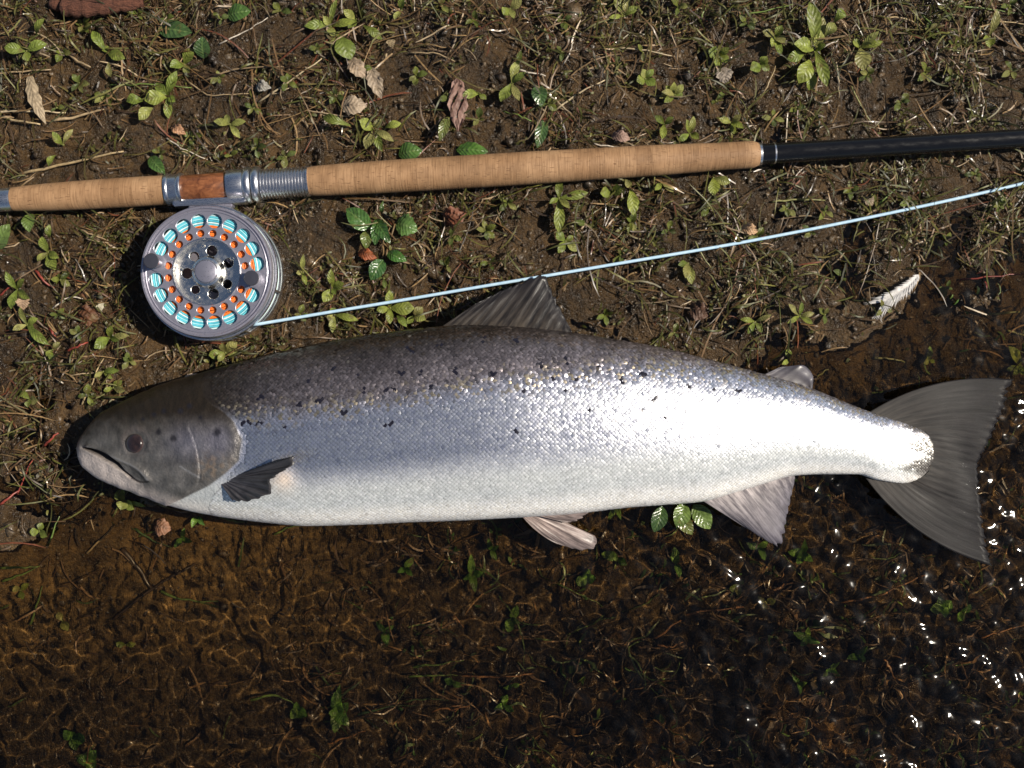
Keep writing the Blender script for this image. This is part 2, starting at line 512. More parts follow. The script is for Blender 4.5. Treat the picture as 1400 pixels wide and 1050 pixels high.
CX = [105, 200, 320, 480, 640, 760, 900, 1020, 1140, 1277]
CZ = [27, 33, 38.5, 41.5, 41.5, 38, 31.5, 24, 15.5, 9.6]


def body_pt(px, th):
    """th: 0 = back, pi/2 = upper flank, pi = belly"""
    u = pchip(FX, FU, px); lo = pchip(LX, LU, px)
    b = pchip(BX, BB, px) * 1e-3; zc = pchip(CX, CZ, px) * 1e-3
    yc = (u + lo) / 2; a = (lo - u) / 2
    cs, sn = np.cos(th), np.sin(th)
    yy = yc - a * np.sign(cs) * np.abs(cs) ** .93
    zz = zc + b * np.sign(sn) * np.abs(sn) ** .84
    s = K0 * (H - zc) / H
    return np.stack([(px - 700) * s, (525 - yy) * s, zz], -1)


def apparent(p):
    f = H / (H - p[..., 2]) / K0
    return 700 + p[..., 0] * f, 525 - p[..., 1] * f


def body_n(px, th):
    e = .8; d = .02
    du = body_pt(px + e, th) - body_pt(px - e, th)
    dv = body_pt(px, th + d) - body_pt(px, th - d)
    n = np.cross(dv, du)
    return n / (np.linalg.norm(n, axis=-1, keepdims=True) + 1e-12)


BND_X = [100, 180, 330, 500, 640, 800, 900, 1000, 1100, 1200, 1290]
BND_Y = [590, 578, 577, 562, 537, 519, 511, 517, 537, 570, 592]
SPOTS = [(455, 503), (485, 514), (548, 511), (574, 509), (621, 507), (497, 533), (527, 532), (536, 532), (588, 531), (435, 547), (409, 552),
         (470, 563), (530, 580), (421, 521), (643, 486), (673, 512), (707, 466), (736, 498), (773, 493), (755, 516), (787, 518), (850, 520),
         (716, 534), (773, 536), (805, 564), (895, 546), (880, 557), (909, 571), (702, 589), (939, 525), (357, 543), (389, 582), (331, 579),
         (340, 578), (350, 579), (357, 577), (600, 470), (660, 465), (820, 500), (880, 512), (560, 478), (975, 530), (1010, 534)]
BACK = np.array([.125, .093, .074]); SILV = np.array([.70, .715, .82]); PALE = np.array([.66, .68, .67]); WHITE = np.array([.86, .82, .77])  # SILV is tinted blue to paint in the sky sheen


def body_col(ax, ay, lo_py):
    """base colour + silveriness from position on the flank (apparent photo px)"""
    b = pchip(BND_X, BND_Y, ax)
    wob = 6 * noise(ax / 23., ay / 23.) + 5 * noise(ax / 7., ay / 7.)
    t = sstep(-26, 16, ay - b + wob)
    t2 = sstep(.42, .72, (ay - b) / (lo_py - b + 1e-6))
    t3 = sstep(.80, .97, (ay - b) / (lo_py - b + 1e-6))
    bk = sstep(-100, -22, ay - b)[:, None] * sstep(285, 420, ax)[:, None]
    back = (np.array([.060, .046, .036]) * (1 - bk) + np.array([.235, .205, .215]) * bk) * (1 + .3 * noise(ax / 40., ay / 40.)[:, None])
    c = back * (1 - t[:, None]) + SILV[None] * t[:, None]
    c = c * (1 - t2[:, None]) + PALE * t2[:, None]
    c = c * (1 - t3[:, None]) + WHITE * t3[:, None]
    me = .7 * (1 - t) + .92 * t
    me = me * (1 - t2) + .42 * t2
    me = me * (1 - t3) + .12 * t3
    return c, me


st = np.r_[105 + (np.linspace(0, 1, 34) ** 1.7) * 18, np.linspace(123, 345, 196)[1:], np.linspace(345, 1277, 210)[1:]]
th = np.r_[np.linspace(-.35, np.pi + .35, 190), np.linspace(np.pi + .35, 2 * np.pi - .35, 44)[1:-1]]
PXG, THG = np.meshgrid(st, th, indexing='ij')
V = body_pt(PXG, THG); N = body_n(PXG, THG)
AX, AY = apparent(V)
ax, ay = AX.ravel(), AY.ravel(); top = (np.sin(THG) > -.1).ravel()
lo = pchip(LX, LU, PXG.ravel())
# colour of the body proper
c_body, m_body = body_col(ax, ay, lo)
# head
OPER = [tuple(p) for p in spline([(284, 548), (302, 559), (320, 576), (331, 601), (327, 630), (309, 647), (286, 664), (245, 684)], 24)]
PREO = [tuple(p) for p in spline([(259, 585), (267, 604), (272, 623), (274, 646), (271, 662), (258, 672)], 16)]
SUBO = [(247, 637), (260, 645), (274, 652)]
MOUTH = [tuple(p) for p in spline([(113, 612), (127, 616.5), (139, 622), (152, 630), (164, 640), (178, 652), (193, 660), (204, 658)], 22)]
MAXI = [tuple(p) for p in spline([(121, 611), (149, 622), (172, 631), (191, 641), (204, 655)], 14)]
doper, _ = polydist(ax, ay, OPER)
# inside the gill cover: closed polygon test by the cover's rear edge as x(y)
opx = np.interp(ay, [540, 552, 562, 576, 601, 630, 647, 664, 684, 700], [278, 288, 304, 320, 331, 327, 309, 286, 245, 205])
inside = sstep(2, -2, ax - opx)
t = sstep(562, 614, ay + 4 * noise(ax / 9, ay / 9) + (ax - 200) * .02)
lowl = np.interp(ax, [100, 118, 152, 178, 200, 240, 275, 330], [609, 614, 632, 653, 668, 682, 690, 700])
j = sstep(-10, 14, ay - lowl)
olive = np.array([.020, .014, .008]); cheek = np.array([.165, .155, .145]); jaw = np.array([.60, .52, .48])
hc = olive * (1 - t[:, None]) + cheek * (1 + .45 * noise(ax / 26, ay / 20)[:, None] + .16 * noise(ax / 5, ay / 5)[:, None]) * t[:, None]
hc = hc * (1 - j[:, None]) + jaw * j[:, None]
gilly = np.exp(-(((ax - 292) / 20) ** 2 + ((ay - 636) / 16) ** 2)) * sstep(-.2, .4, noise(ax / 8, ay / 8))
hc = hc * (1 - .6 * gilly[:, None]) + .6 * gilly[:, None] * np.array([.36, .25, .16])
blue = np.exp(-(((ax - 262) / 34) ** 2 + ((ay - 606) / 22) ** 2)) + np.exp(-(((ax - 303) / 16) ** 2 + ((ay - 604) / 20) ** 2))
hc = hc * (1 - .35 * np.clip(blue, 0, 1)[:, None]) + .35 * np.clip(blue, 0, 1)[:, None] * np.array([.22, .22, .34])
hm = .06 + .42 * t * (1 - j)
for (spx, spy, sr) in [(259, 555, 3), (247, 562, 3.2), (224, 562, 2.8), (211, 567, 2.6), (217, 591, 3.4), (238, 599, 3.8), (298, 591, 4.2), (196, 573, 2), (275, 571, 2.2)]:
    s_ = np.exp(-((np.hypot(ax - spx, ay - spy) + 1.0 * noise(ax / 3, ay / 3)) / (sr * 1.3)) ** 4)
    hc = hc * (1 - .85 * s_[:, None]) + .85 * s_[:, None] * np.array([.014, .013, .018])
dpre, _ = polydist(ax, ay, PREO); dsub, _ = polydist(ax, ay, SUBO)
ln = np.exp(-(dpre / 1.0) ** 2) * .10 + np.exp(-(dsub / 1.2) ** 2) * .35
hc = hc * (1 - ln[:, None]) + ln[:, None] * np.array([.55, .54, .55])
ered = np.exp(-((np.hypot((ax - 186), (ay - 603)) - 17) / 4.5) ** 2)
hc = hc * (1 - .10 * ered[:, None]) + .10 * ered[:, None] * np.array([.34, .25, .24])
dmou, pm = polydist(ax, ay, MOUTH); dmax_, _ = polydist(ax, ay, MAXI)
gape = np.interp(pm, [0, .12, .3, .5, .62, 1], [.8, 3.0, 5.0, 3.4, 1.6, .9])
mo = np.exp(-(dmou / gape) ** 4)
hc = hc * (1 - .9 * mo[:, None]) + .9 * mo[:, None] * np.array([.02, .013, .013])
mxl = np.exp(-(dmax_ / 1.3) ** 2) * .4
hc = hc * (1 - mxl[:, None]) + mxl[:, None] * np.array([.5, .48, .47])
ins = inside * top
endt = sstep(1205, 1255, ax + 7 * np.sin(ay / 5.5) + 10 * noise(ax / 5, ay / 5))
c_body = c_body * (1 - endt[:, None]) + endt[:, None] * np.array([.055, .047, .04]); m_body = m_body * (1 - endt)
cb = c_body * (1 - inside[:, None]) + hc * inside[:, None]
mb = m_body * (1 - inside) + hm * inside
# pink-white throat streak behind the gill
pk = np.exp(-(((ax - 303) / 5) ** 2 + ((ay - 690) / 9) ** 2))
cb = cb * (1 - .6 * pk[:, None]) + .6 * pk[:, None] * np.array([.62, .30, .26])
# relief of the head (m)
disp = .0015 * inside * sstep(0, 12, doper) * sstep(170, 280, ax) * sstep(556, 580, ay)
disp += -.0004 * np.exp(-((dpre) / 1.6) ** 2) + .0004 * sstep(12, 0, dpre) * (ax < np.interp(ay, [585, 604, 623, 646, 662, 672], [259, 267, 272, 274, 271, 258])) * inside
disp += -.0055 * mo * (pm < .75) - .0012 * np.exp(-(dmou / 1.8) ** 2)
disp += .0020 * np.exp(-((dmax_ - 0) / 4.5) ** 2) * (ay > 600)
disp += -.0026 * np.exp(-(np.hypot(ax - 185, ay - 606) / 15) ** 4) + .0003 * np.exp(-((np.hypot(ax - 185, ay - 606) - 19) / 5) ** 2)
disp += .0006 * noise(ax / 13, ay / 13) * inside
disp = disp * top * sstep(-.1, .25, np.sin(THG).ravel()) * (ax < 345)
V = V.reshape(-1, 3) + N.reshape(-1, 3) * disp[:, None]
nv = len(th)
faces = grid_faces(len(st), nv, True)
V0 = V
salmon = root_of('salmon', P(690, 600, 0.0))
tag(salmon, 'silver salmon with black spotted dark back lying on its side on wet mud', 'fish')
caps_v = np.array([V[:nv].mean(0) - [.0008, 0, 0], V[-nv:].mean(0)])
VV = np.r_[V, caps_v]; n0 = len(V)
capf = []
for jx in range(nv):
    jn = (jx + 1) % nv
    capf.append((jx, jn, n0) if False else (n0, jn, jx)); capf.append((n0 + 1, n0 - nv + jx, n0 - nv + jn))
me = mesh('body', VV, [tuple(f) for f in faces] + capf, MAT['skin'],
          col=np.c_[np.r_[cb, cb[[0, -1]]], np.r_[mb, mb[[0, -1]]]])
bm = bmesh.new(); bm.from_mesh(me); bmesh.ops.recalc_face_normals(bm, faces=bm.faces); bm.to_mesh(me); bm.free()
obj('body', me, salmon)
BVH = BVHTree.FromPolygons([Vector(v) for v in VV], [tuple(f) for f in faces])


def on_fish(px, py):
    o = Vector((0, 0, H)); d = Vector(P(px, py, 0)) - o
    h = BVH.ray_cast(o, d.normalized())
    return (h[0], h[1] if h[1].z > 0 else -h[1]) if h[0] else (None, None)


# scales: overlapping plates laid row by row over the body
thl = np.linspace(-.28, np.pi + .3, 260)
cols = []
xcur = 296.0
while xcur < 1274:
    pit = np.interp(xcur, [300, 450, 800, 1100, 1274], [5.0, 5.5, 5.5, 4.7, 3.8])
    cols.append((xcur, pit)); xcur += pit * .52
sp_px, sp_th, sp_p = [], [], []
for i, (cx, pit) in enumerate(cols):
    p = body_pt(np.full(len(thl), cx), thl)
    s = np.r_[0, np.cumsum(np.linalg.norm(np.diff(p, axis=0), axis=1))]
    smid = np.interp(np.pi / 2, thl, s)
    pw = pit * K0 * .98
    k = np.arange(-math.floor(smid / pw) - 1, math.floor((s[-1] - smid) / pw) + 2) + (.5 if i % 2 else 0)
    sv = smid + k * pw; sv = sv[(sv > 0) & (sv < s[-1])]
    sp_px.append(np.full(len(sv), cx)); sp_th.append(np.interp(sv, s, thl)); sp_p.append(np.full(len(sv), pit * K0))
spx = np.concatenate(sp_px); sth = np.concatenate(sp_th); spt = np.concatenate(sp_p)
spx = spx + RNG.normal(0, .12, len(spx))
C = body_pt(spx, sth); Nn = body_n(spx, sth)
Nn = np.where((Nn * np.stack([0 * sth, np.cos(sth), np.sin(sth)], -1)).sum(-1, keepdims=True) < 0, -Nn, Nn)
ax, ay = apparent(C)
opx = np.interp(ay, [540, 552, 562, 576, 601, 630, 647, 664, 684, 700, 740], [286, 294, 308, 324, 335, 331, 316, 300, 285, 280, 300])
keep = ax > opx + 3 + 2 * noise(ax / 5, ay / 5)
# the scaled flesh ends in lobes on the tail
keep &= ax < 1279
C, Nn, ax, ay, spx, sth, spt = C[keep], Nn[keep], ax[keep], ay[keep], spx[keep], sth[keep], spt[keep]
n = len(C)
T = body_pt(spx + 1, sth) - body_pt(spx - 1, sth); T /= np.linalg.norm(T, axis=1, keepdims=True)
Bv = np.cross(Nn, T)
wild = 1.0 + 1.5 * sstep(10, -20, ay - pchip(BND_X, BND_Y, ax)) + 1.3 * np.exp(-((ay - pchip(BND_X, BND_Y, ax) + 8) / 22) ** 2)
ta = RNG.normal(0, .042, n) * wild; tb = RNG.normal(0, .042, n) * wild
rot = RNG.normal(0, .08, n)
T2 = T * np.cos(rot)[:, None] + Bv * np.sin(rot)[:, None]; B2 = -T * np.sin(rot)[:, None] + Bv * np.cos(rot)[:, None]
shape = np.array([(0.08, 0), (-.62, 0), (-.40, .46), (.10, .55), (.48, .34), (.64, 0), (.48, -.34), (.10, -.55), (-.40, -.46)])
hgt = np.array([.055, -.07, -.05, -.02, .012, .03, .012, -.02, -.05])
pts = (C[:, None] + spt[:, None, None] * (shape[None, :, 0:1] * T2[:, None] + shape[None, :, 1:2] * B2[:, None]
       + (hgt[None, :, None] + .035 + shape[None, :, 0:1] * ta[:, None, None] + shape[None, :, 1:2] * tb[:, None, None]) * Nn[:, None]))
pc, pmet = body_col(ax, ay, pchip(LX, LU, spx))
bdist = ay - pchip(BND_X, BND_Y, ax)
pc = pc * np.exp(RNG.normal(0, .08 + .14 * sstep(4, -14, bdist), n))[:, None]  # wider tone spread on the back paints in scale glints
cream = np.exp(-(((ax - 388) / 15) ** 2 + ((ay - 656) / 15) ** 2))
pc = pc * (1 - .75 * cream[:, None]) + .75 * cream[:, None] * np.array([.72, .58, .46]); pmet = pmet * (1 - .85 * cream)
goldf = np.exp(-((bdist + 6) / 16) ** 2) * (RNG.random(n) < .2)
pc = pc * (1 - goldf[:, None]) + goldf[:, None] * np.array([.62, .52, .36]); pmet = np.maximum(pmet, goldf * .9)
fleck = (bdist < -8) & (RNG.random(n) < .008)  # a few paler scales painted on the back as glints
pc[fleck] = np.array([.26, .22, .18]); pmet[fleck] = .7
for (qx, qy) in SPOTS:
    r = random.uniform(2.8, 4.8); an = random.uniform(0, math.pi)
    dx, dy = ax - qx, ay - qy
    u = dx * math.cos(an) + dy * math.sin(an); w = -dx * math.sin(an) + dy * math.cos(an)
    hit = ((np.abs(u) < 2.0) & (np.abs(w) < r * 1.25)) | ((np.abs(w - random.uniform(-1, 1)) < 1.7) & (np.abs(u) < r * random.uniform(.4, 1.1)))
    hit &= RNG.random(n) < .85
    pc[hit] = np.array([.014, .013, .022]); pmet[hit] = .15
ends = np.clip(sstep(1222, 1266, ax + 13 * np.sin(ay / 4.6 + 1) + 12 * noise(ax / 14, ay / 4)), 0, 1)
pc = pc * (1 - ends[:, None]) + ends[:, None] * np.array([.05, .043, .037]); pmet = pmet * (1 - ends) ** 1.5
lat = np.exp(-((sth - np.pi / 2 + .08) / .016) ** 2)
pc = pc * (1 - .12 * lat)[:, None]
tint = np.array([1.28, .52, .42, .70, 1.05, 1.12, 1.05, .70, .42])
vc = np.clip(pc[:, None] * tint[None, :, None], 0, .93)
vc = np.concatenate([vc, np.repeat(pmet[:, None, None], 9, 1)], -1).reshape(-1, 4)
f = np.array([(0, k, k + 1 if k < 8 else 1) for k in range(1, 9)])
fs = (np.arange(n)[:, None, None] * 9 + f[None]).reshape(-1, 3)
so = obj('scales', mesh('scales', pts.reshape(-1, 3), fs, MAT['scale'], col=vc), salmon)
so['kind'] = 'stuff'


def fin(name, base, outer, zb, zo, mat, nray, bow=0.0, thick=.0011, rag=.05, corr=.00025, rows=14, parent=None, sag=0.0, label=None):
    nu = nray * 5 + 1
    b = spline(base, nu); o = spline(outer, nu)
    zb = np.interp(np.linspace(0, 1, nu), np.linspace(0, 1, len(zb)), zb); zo = np.interp(np.linspace(0, 1, nu), np.linspace(0, 1, len(zo)), zo)
    u = np.linspace(0, 1, nu); v = np.linspace(0, 1, rows)
    rg = 1 - rag * (.5 + .5 * np.cos(u * nray * 2 * np.pi)) * (.4 + RNG.random(nu)) - rag * .8 * np.abs(noise(u * 9 + len(name), u * 0 + 2.3))
    rg[0] = rg[-1] = 1
    Uv, Vv = np.meshgrid(u, v, indexing='ij')
    Ve = Vv * (1 + (rg[:, None] - 1) * Vv)
    px = b[:, 0:1] * (1 - Ve) + o[:, 0:1] * Ve; py = b[:, 1:2] * (1 - Ve) + o[:, 1:2] * Ve
    d = o - b; L = np.linalg.norm(d, axis=1, keepdims=True) + 1e-6
    nx, ny = -d[:, 1:2] / L, d[:, 0:1] / L
    bw = bow * (1 - 2 * Uv) * 4 * Vv * (1 - Vv) * L / 100
    px = px - nx * bw; py = py - ny * bw
    zz = zb[:, None] * (1 - Vv) + zo[:, None] * Vv - sag * 4 * Vv * (1 - Vv)
    zz = zz + corr * np.cos(Uv * nray * 2 * np.pi) * sstep(0, .25, Vv) + .0022 * noise(Uv * 3 + 3, Vv * 2 + len(name)) * Vv
    th_ = thick * (1.5 - 1.1 * Vv)
    top = Pn(px.ravel(), py.ravel(), (zz + th_ / 2).ravel()); bot = Pn(px.ravel(), py.ravel(), (zz - th_ / 2).ravel())
    nn = nu * rows
    f1 = grid_faces(nu, rows); f2 = f1[:, ::-1] + nn
    ring = [i * rows + rows - 1 for i in range(nu)]
    e1 = [i for i in range(rows)]; e2 = [(nu - 1) * rows + i for i in range(rows)]
    side = []
    for seq in (ring, e1, e2):
        for a_, b_ in zip(seq[:-1], seq[1:]):
            side.append((a_, b_, b_ + nn, a_ + nn))
    F = np.r_[f1, f2, np.array(side)]
    uv = np.stack([Uv.ravel(), Vv.ravel()], -1)
    me = mesh(name, np.r_[top, bot], F, mat, uv=np.r_[uv, uv])
    bm = bmesh.new(); bm.from_mesh(me); bmesh.ops.recalc_face_normals(bm, faces=bm.faces); bm.to_mesh(me); bm.free()
    o_ = obj(name, me, parent)
    if label: o_['label'] = label
    return o_


fin('dorsal_fin', [(590, 456), (640, 452), (700, 452), (783, 462)], [(652, 414), (705, 388), (744, 374), (755, 396), (768, 424), (782, 453)],
    [.040, .040, .040], [.040, .037, .033, .033, .035, .036], MAT['fin_dorsal'], 13, parent=salmon, rag=.06, label='dark grey dorsal fin with ribbed rays')
fin('adipose_fin', [(1036, 516), (1070, 525), (1104, 536)], [(1066, 502), (1096, 499), (1112, 517), (1111, 531)], [.022, .020], [.021, .018], MAT['fin_adipose'], 5, parent=salmon, rag=.0, corr=.0002)
fin('tail_fin', [(1184, 566), (1245, 588), (1266, 606), (1268, 628), (1250, 655), (1178, 646)],
    [(1386, 519), (1374, 556), (1356, 598), (1337, 640), (1341, 682), (1346, 724), (1357, 774)],
    [.014, .011, .009, .009, .012], [.007, .006, .005, .004, .004], MAT['fin_tail'], 24, bow=9, parent=salmon, rag=.03, rows=22, corr=.00006, label='broad dark grey forked tail fin')
fin('anal_fin', [(958, 683), (1000, 671), (1045, 658), (1086, 647)], [(1020, 722), (1066, 748), (1072, 735), (1078, 700), (1087, 655)],
    [.026, .022, .018], [.010, .007, .009, .014], MAT['fin_pale'], 11, parent=salmon, rag=.05)
fin('pelvic_fin', [(712, 704), (724, 703), (738, 702)], [(762, 744), (798, 753), (815, 749), (817, 736), (800, 727), (778, 716)],
    [.030, .030], [.018, .014, .014, .018], MAT['fin_pelvic'], 8, bow=-6, parent=salmon, rag=.03)
fin('pelvic_fin', [(722, 702), (740, 700), (760, 697)], [(776, 715), (790, 712), (806, 698), (800, 694)],
    [.036, .042], [.028, .028, .034], MAT['fin_pelvic'], 5, parent=salmon, rag=.05)
# pectoral fin: a folded blade standing off the flank behind the gill cover
q = [on_fish(318, 668)[0], on_fish(330, 650)[0]]
zf = q[0].z
fin('pectoral_fin', [(302, 662), (312, 655), (322, 650)], [(318, 685), (338, 687), (360, 680), (375, 672), (372, 660), (388, 646), (404, 634), (406, 622), (380, 628)],
    [zf - .001, zf + .001], [zf + .005, zf + .010, zf + .015, zf + .020, zf + .027, zf + .032, zf + .032, zf + .018], MAT['fin_dark'], 10, parent=salmon, rag=.08, corr=.0007, label='dark folded pectoral fin standing off the flank')

# eye
ep, en = on_fish(185, 606)
def dome(name, c, nrm, r, h, mat, parent, seg=28, rings=7):
    q = Vector(nrm).to_track_quat('Z', 'Y'); vs = [c + q @ Vector((0, 0, h))]; fc = []
    for i in range(1, rings + 1):
        t = i / rings * math.pi / 2
        for k in range(seg):
            a_ = 2 * math.pi * k / seg
            vs.append(c + q @ Vector((r * math.sin(t) * math.cos(a_), r * math.sin(t) * math.sin(a_), h * math.cos(t))))
    for k in range(seg):
        fc.append((0, 1 + k, 1 + (k + 1) % seg))
        for i in range(rings - 1):
            a0 = 1 + i * seg + k; b0 = 1 + i * seg + (k + 1) % seg
            fc.append((a0, a0 + seg, b0 + seg, b0))
    return obj(name, mesh(name, [tuple(v) for v in vs], fc, mat), parent)
eye = dome('eye', ep - en * .0006, en, .0086, .0030, MAT['iris'], salmon)
dome('pupil', ep + en * .0012 + Vector((-.0006, 0, 0)), en, .0074, .0018, MAT['pupil'], eye)


# ------------------------------------------------------------------ rod
RZ = .0245
def rod_c(px):
    return np.array(P(px, 273.5 - .0605 * px, RZ))
A0, B0 = rod_c(0), rod_c(1400)
TD = (B0 - A0) / np.linalg.norm(B0 - A0)
UP = np.array([0, 0, 1.0]); SD = np.cross(UP, TD)
RS = K0 * (H - RZ) / H


def lathe(name, prof, mat, parent, seg=28, squash=None):
    """prof: list of (px along the rod, radius px)"""
    nu = len(prof); vs = []
    an = np.arange(seg) * 2 * np.pi / seg
    for (px, r) in prof:
        c = A0 + TD * (px * RS * 1.0018)
        vs.append(c[None] + r * RS * (np.cos(an)[:, None] * SD[None] + np.sin(an)[:, None] * UP[None]))
    v = np.concatenate(vs)
    F = [tuple(f) for f in grid_faces(nu, seg, True)]
    F.append(tuple(range(seg))); F.append(tuple(range((nu - 1) * seg + seg - 1, (nu - 1) * seg - 1, -1)))
    me = mesh(name, v, F, mat)
    bm = bmesh.new(); bm.from_mesh(me); bmesh.ops.recalc_face_normals(bm, faces=bm.faces)
    for f_ in bm.faces:
        if len(f_.verts) > 4: f_.smooth = False
    bm.to_mesh(me); bm.free()
    me.set_sharp_from_angle(angle=R(38))
    return obj(name, me, parent)


rod = root_of('fishing_rod', tuple(A0 - np.array([0, 0, RZ])))
tag(rod, 'two handed fly rod with cork grips and black blank lying on the bank', 'fishing rod')


def grip(name, xs, rs, n):
    core = lathe(name, [(xs[0] + .6, rs[0] - 1.2)] + [(x, np.interp(x, xs, rs) - .9) for x in np.linspace(xs[0] + 6, xs[-1] - 6, 24)] + [(xs[-1] - .6, rs[-1] - 1.2)], MAT['inner'] if False else MAT['cork'], rod)
    e = np.linspace(xs[0], xs[-1], n + 1)
    rr = lambda x: float(pchip(xs, rs, np.array([x]))[0])
    for a_, b_ in zip(e[:-1], e[1:]):
        j = random.uniform(-.06, .06)
        m_ = (a_ + b_) / 2
        lathe('cork_ring', [(a_ + .06, rr(a_) + j), (a_ * .67 + b_ * .33, rr(a_ * .67 + b_ * .33) + j), (a_ * .33 + b_ * .67, rr(a_ * .33 + b_ * .67) + j), (b_ - .06, rr(b_) + j)], MAT['cork'], core, 24)
    return core


lathe('butt_cap', [(-40, 12), (-38, 15), (-6, 15.8), (16, 15.8), (18.5, 15)], MAT['silver'], rod)
grip('lower_grip', [18.5, 60, 120, 180, 229], [16.2, 18.4, 19.8, 20.3, 20.0], 10)
lathe('reel_seat_ring', [(228, 19.5), (228.5, 21.6), (231, 22.2), (233.5, 21.2), (234, 20.6), (245, 20.6), (246, 21.4), (249, 22.2), (251, 21.4), (251.5, 18)], MAT['silver'], rod)
lathe('reel_seat_insert', [(250, 17.5), (252, 18.6), (312, 18.8), (314, 17.5)], MAT['wood'], rod)
lathe('sliding_hood', [(312, 18), (312.6, 21.4), (315, 22), (333, 22), (335, 21.2), (335.4, 19)], MAT['silver'], rod)
for a_ in (335, 346.5):
    lathe('locking_ring', [(a_, 19), (a_ + .4, 22.6), (a_ + 2.6, 24.2), (a_ + 5.5, 24.7), (a_ + 8.4, 24.2), (a_ + 10.4, 22.6), (a_ + 10.8, 19)], MAT['silver'], rod)
tp = [(357, 18)]
k = 357.5
while k < 420:
    tp += [(k, 17.8), (k + 1.3, 20.6), (k + 2.3, 20.6), (k + 3.6, 17.8)]; k += 4.3
lathe('threaded_barrel', tp + [(420.5, 20.4), (423, 20.4), (423.5, 18)], MAT['silver'], rod)
grip('upper_grip', [423, 432, 470, 560, 660, 780, 880, 950, 985, 1015, 1031, 1037], [19.2, 20.3, 21.3, 22.2, 22.4, 21.8, 21.0, 19.6, 18.6, 18.4, 18.0, 15.4], 29)
lathe('winding_check', [(1036.5, 14), (1037, 15.6), (1040, 15.4), (1041, 14)], MAT['silver'], rod)
lathe('blank', [(1039, 14.2), (1058, 14.0), (1200, 13.2), (1400, 12.6), (2400, 9.5), (4200, 5)], MAT['blank'], rod)
lathe('trim_ring', [(1057, 14.0), (1057.3, 14.5), (1059.2, 14.5), (1059.5, 14.0)], MAT['silver'], rod)

# ------------------------------------------------------------------ reel
RF = .0425                                   # top of the face plate
rc = np.array(P(282.6, 371.5, RF)); rcx, rcy = rc[0], rc[1]
rs_ = K0 * (H - RF) / H
reel = root_of('fly_reel', (rcx, rcy, .004))
tag(reel, 'round grey metal fly reel with rings of holes clamped under the rod', 'fishing reel')


def rlathe(name, prof, mat, parent, seg=72, cx=0.0, cy=0.0, closed=False):
    an = np.arange(seg) * 2 * np.pi / seg
    v = np.concatenate([np.stack([rcx + cx + r * np.cos(an), rcy + cy + r * np.sin(an), np.full(seg, z_)], -1) for (r, z_) in prof])
    F = [tuple(f) for f in grid_faces(len(prof), seg, True)]
    if closed:
        o_ = (len(prof) - 1) * seg
        F += [(o_ + k, o_ + (k + 1) % seg, (k + 1) % seg, k) for k in range(seg)]
    else:
        if prof[0][0] > 1e-5: F.append(tuple(range(seg)))
        if prof[-1][0] > 1e-5: F.append(tuple(range((len(prof) - 1) * seg, len(prof) * seg)))
    me = mesh(name, v, F, mat)
    bm = bmesh.new(); bm.from_mesh(me); bmesh.ops.recalc_face_normals(bm, faces=bm.faces); bm.to_mesh(me); bm.free()
    me.set_sharp_from_angle(angle=R(40))
    return obj(name, me, parent)


def holed_plate(name, r_out, holes, z0, z1, mat, parent, bev=.0004, r_in=None):
    cu = bpy.data.curves.new(name, 'CURVE'); cu.dimensions = '2D'; cu.fill_mode = 'BOTH'
    cu.extrude = (z1 - z0) / 2 - bev; cu.bevel_depth = bev; cu.bevel_resolution = 1
    def circ(cx, cy, r, nseg):
        s = cu.splines.new('POLY'); s.points.add(nseg - 1); s.use_cyclic_u = True
        for i in range(nseg):
            a_ = 2 * math.pi * i / nseg
            s.points[i].co = (cx + r * math.cos(a_), cy + r * math.sin(a_), 0, 1)
    circ(0, 0, r_out, 96)
    for h in holes: circ(*h)
    t = bpy.data.objects.new('tmp', cu); COL.objects.link(t)
    dg = bpy.context.evaluated_depsgraph_get()
    me = bpy.data.meshes.new_from_object(t.evaluated_get(dg))
    bpy.data.objects.remove(t); bpy.data.curves.remove(cu)
    me.name = name; me.materials.clear(); me.materials.append(mat)
    co = np.empty(len(me.vertices) * 3); me.vertices.foreach_get('co', co); co = co.reshape(-1, 3)
    co += np.array([rcx, rcy, (z0 + z1) / 2]); me.vertices.foreach_set('co', co.ravel())
    me.update()
    return obj(name, me, parent)


ANG0 = math.atan2(612 - 332, 413 - 455)
holes = [(0, 0, 45 * rs_, 64)]
for k in range(20):
    a_ = R(99 + 18 * k)
    hx, hy = math.cos(a_), math.sin(a_)
    if k not in (4, 14):
        holes.append((70 * rs_ * hx, 70 * rs_ * hy, 10.3 * rs_, 28))
    if k not in (14,):
        holes.append((53 * rs_ * hx, 53 * rs_ * hy, 5.5 * rs_, 18))
face = holed_plate('face_plate', 87 * rs_, holes, RF - .0019, RF, MAT['gun'], reel, .0003)
rlathe('rim', [(86 * rs_, RF - .006), (86 * rs_, RF + .0009), (87 * rs_, RF + .0016), (89.3 * rs_, RF + .0014), (90.3 * rs_, RF + .0002), (90.3 * rs_, RF - .006)], MAT['gun'], reel, 96, closed=True)
rlathe('inner_bead', [(82.0 * rs_, RF - .0006), (82.4 * rs_, RF + .0006), (83.2 * rs_, RF + .0008), (83.8 * rs_, RF + .0006), (84.2 * rs_, RF - .0006)], MAT['gun'], face, 96, closed=True)
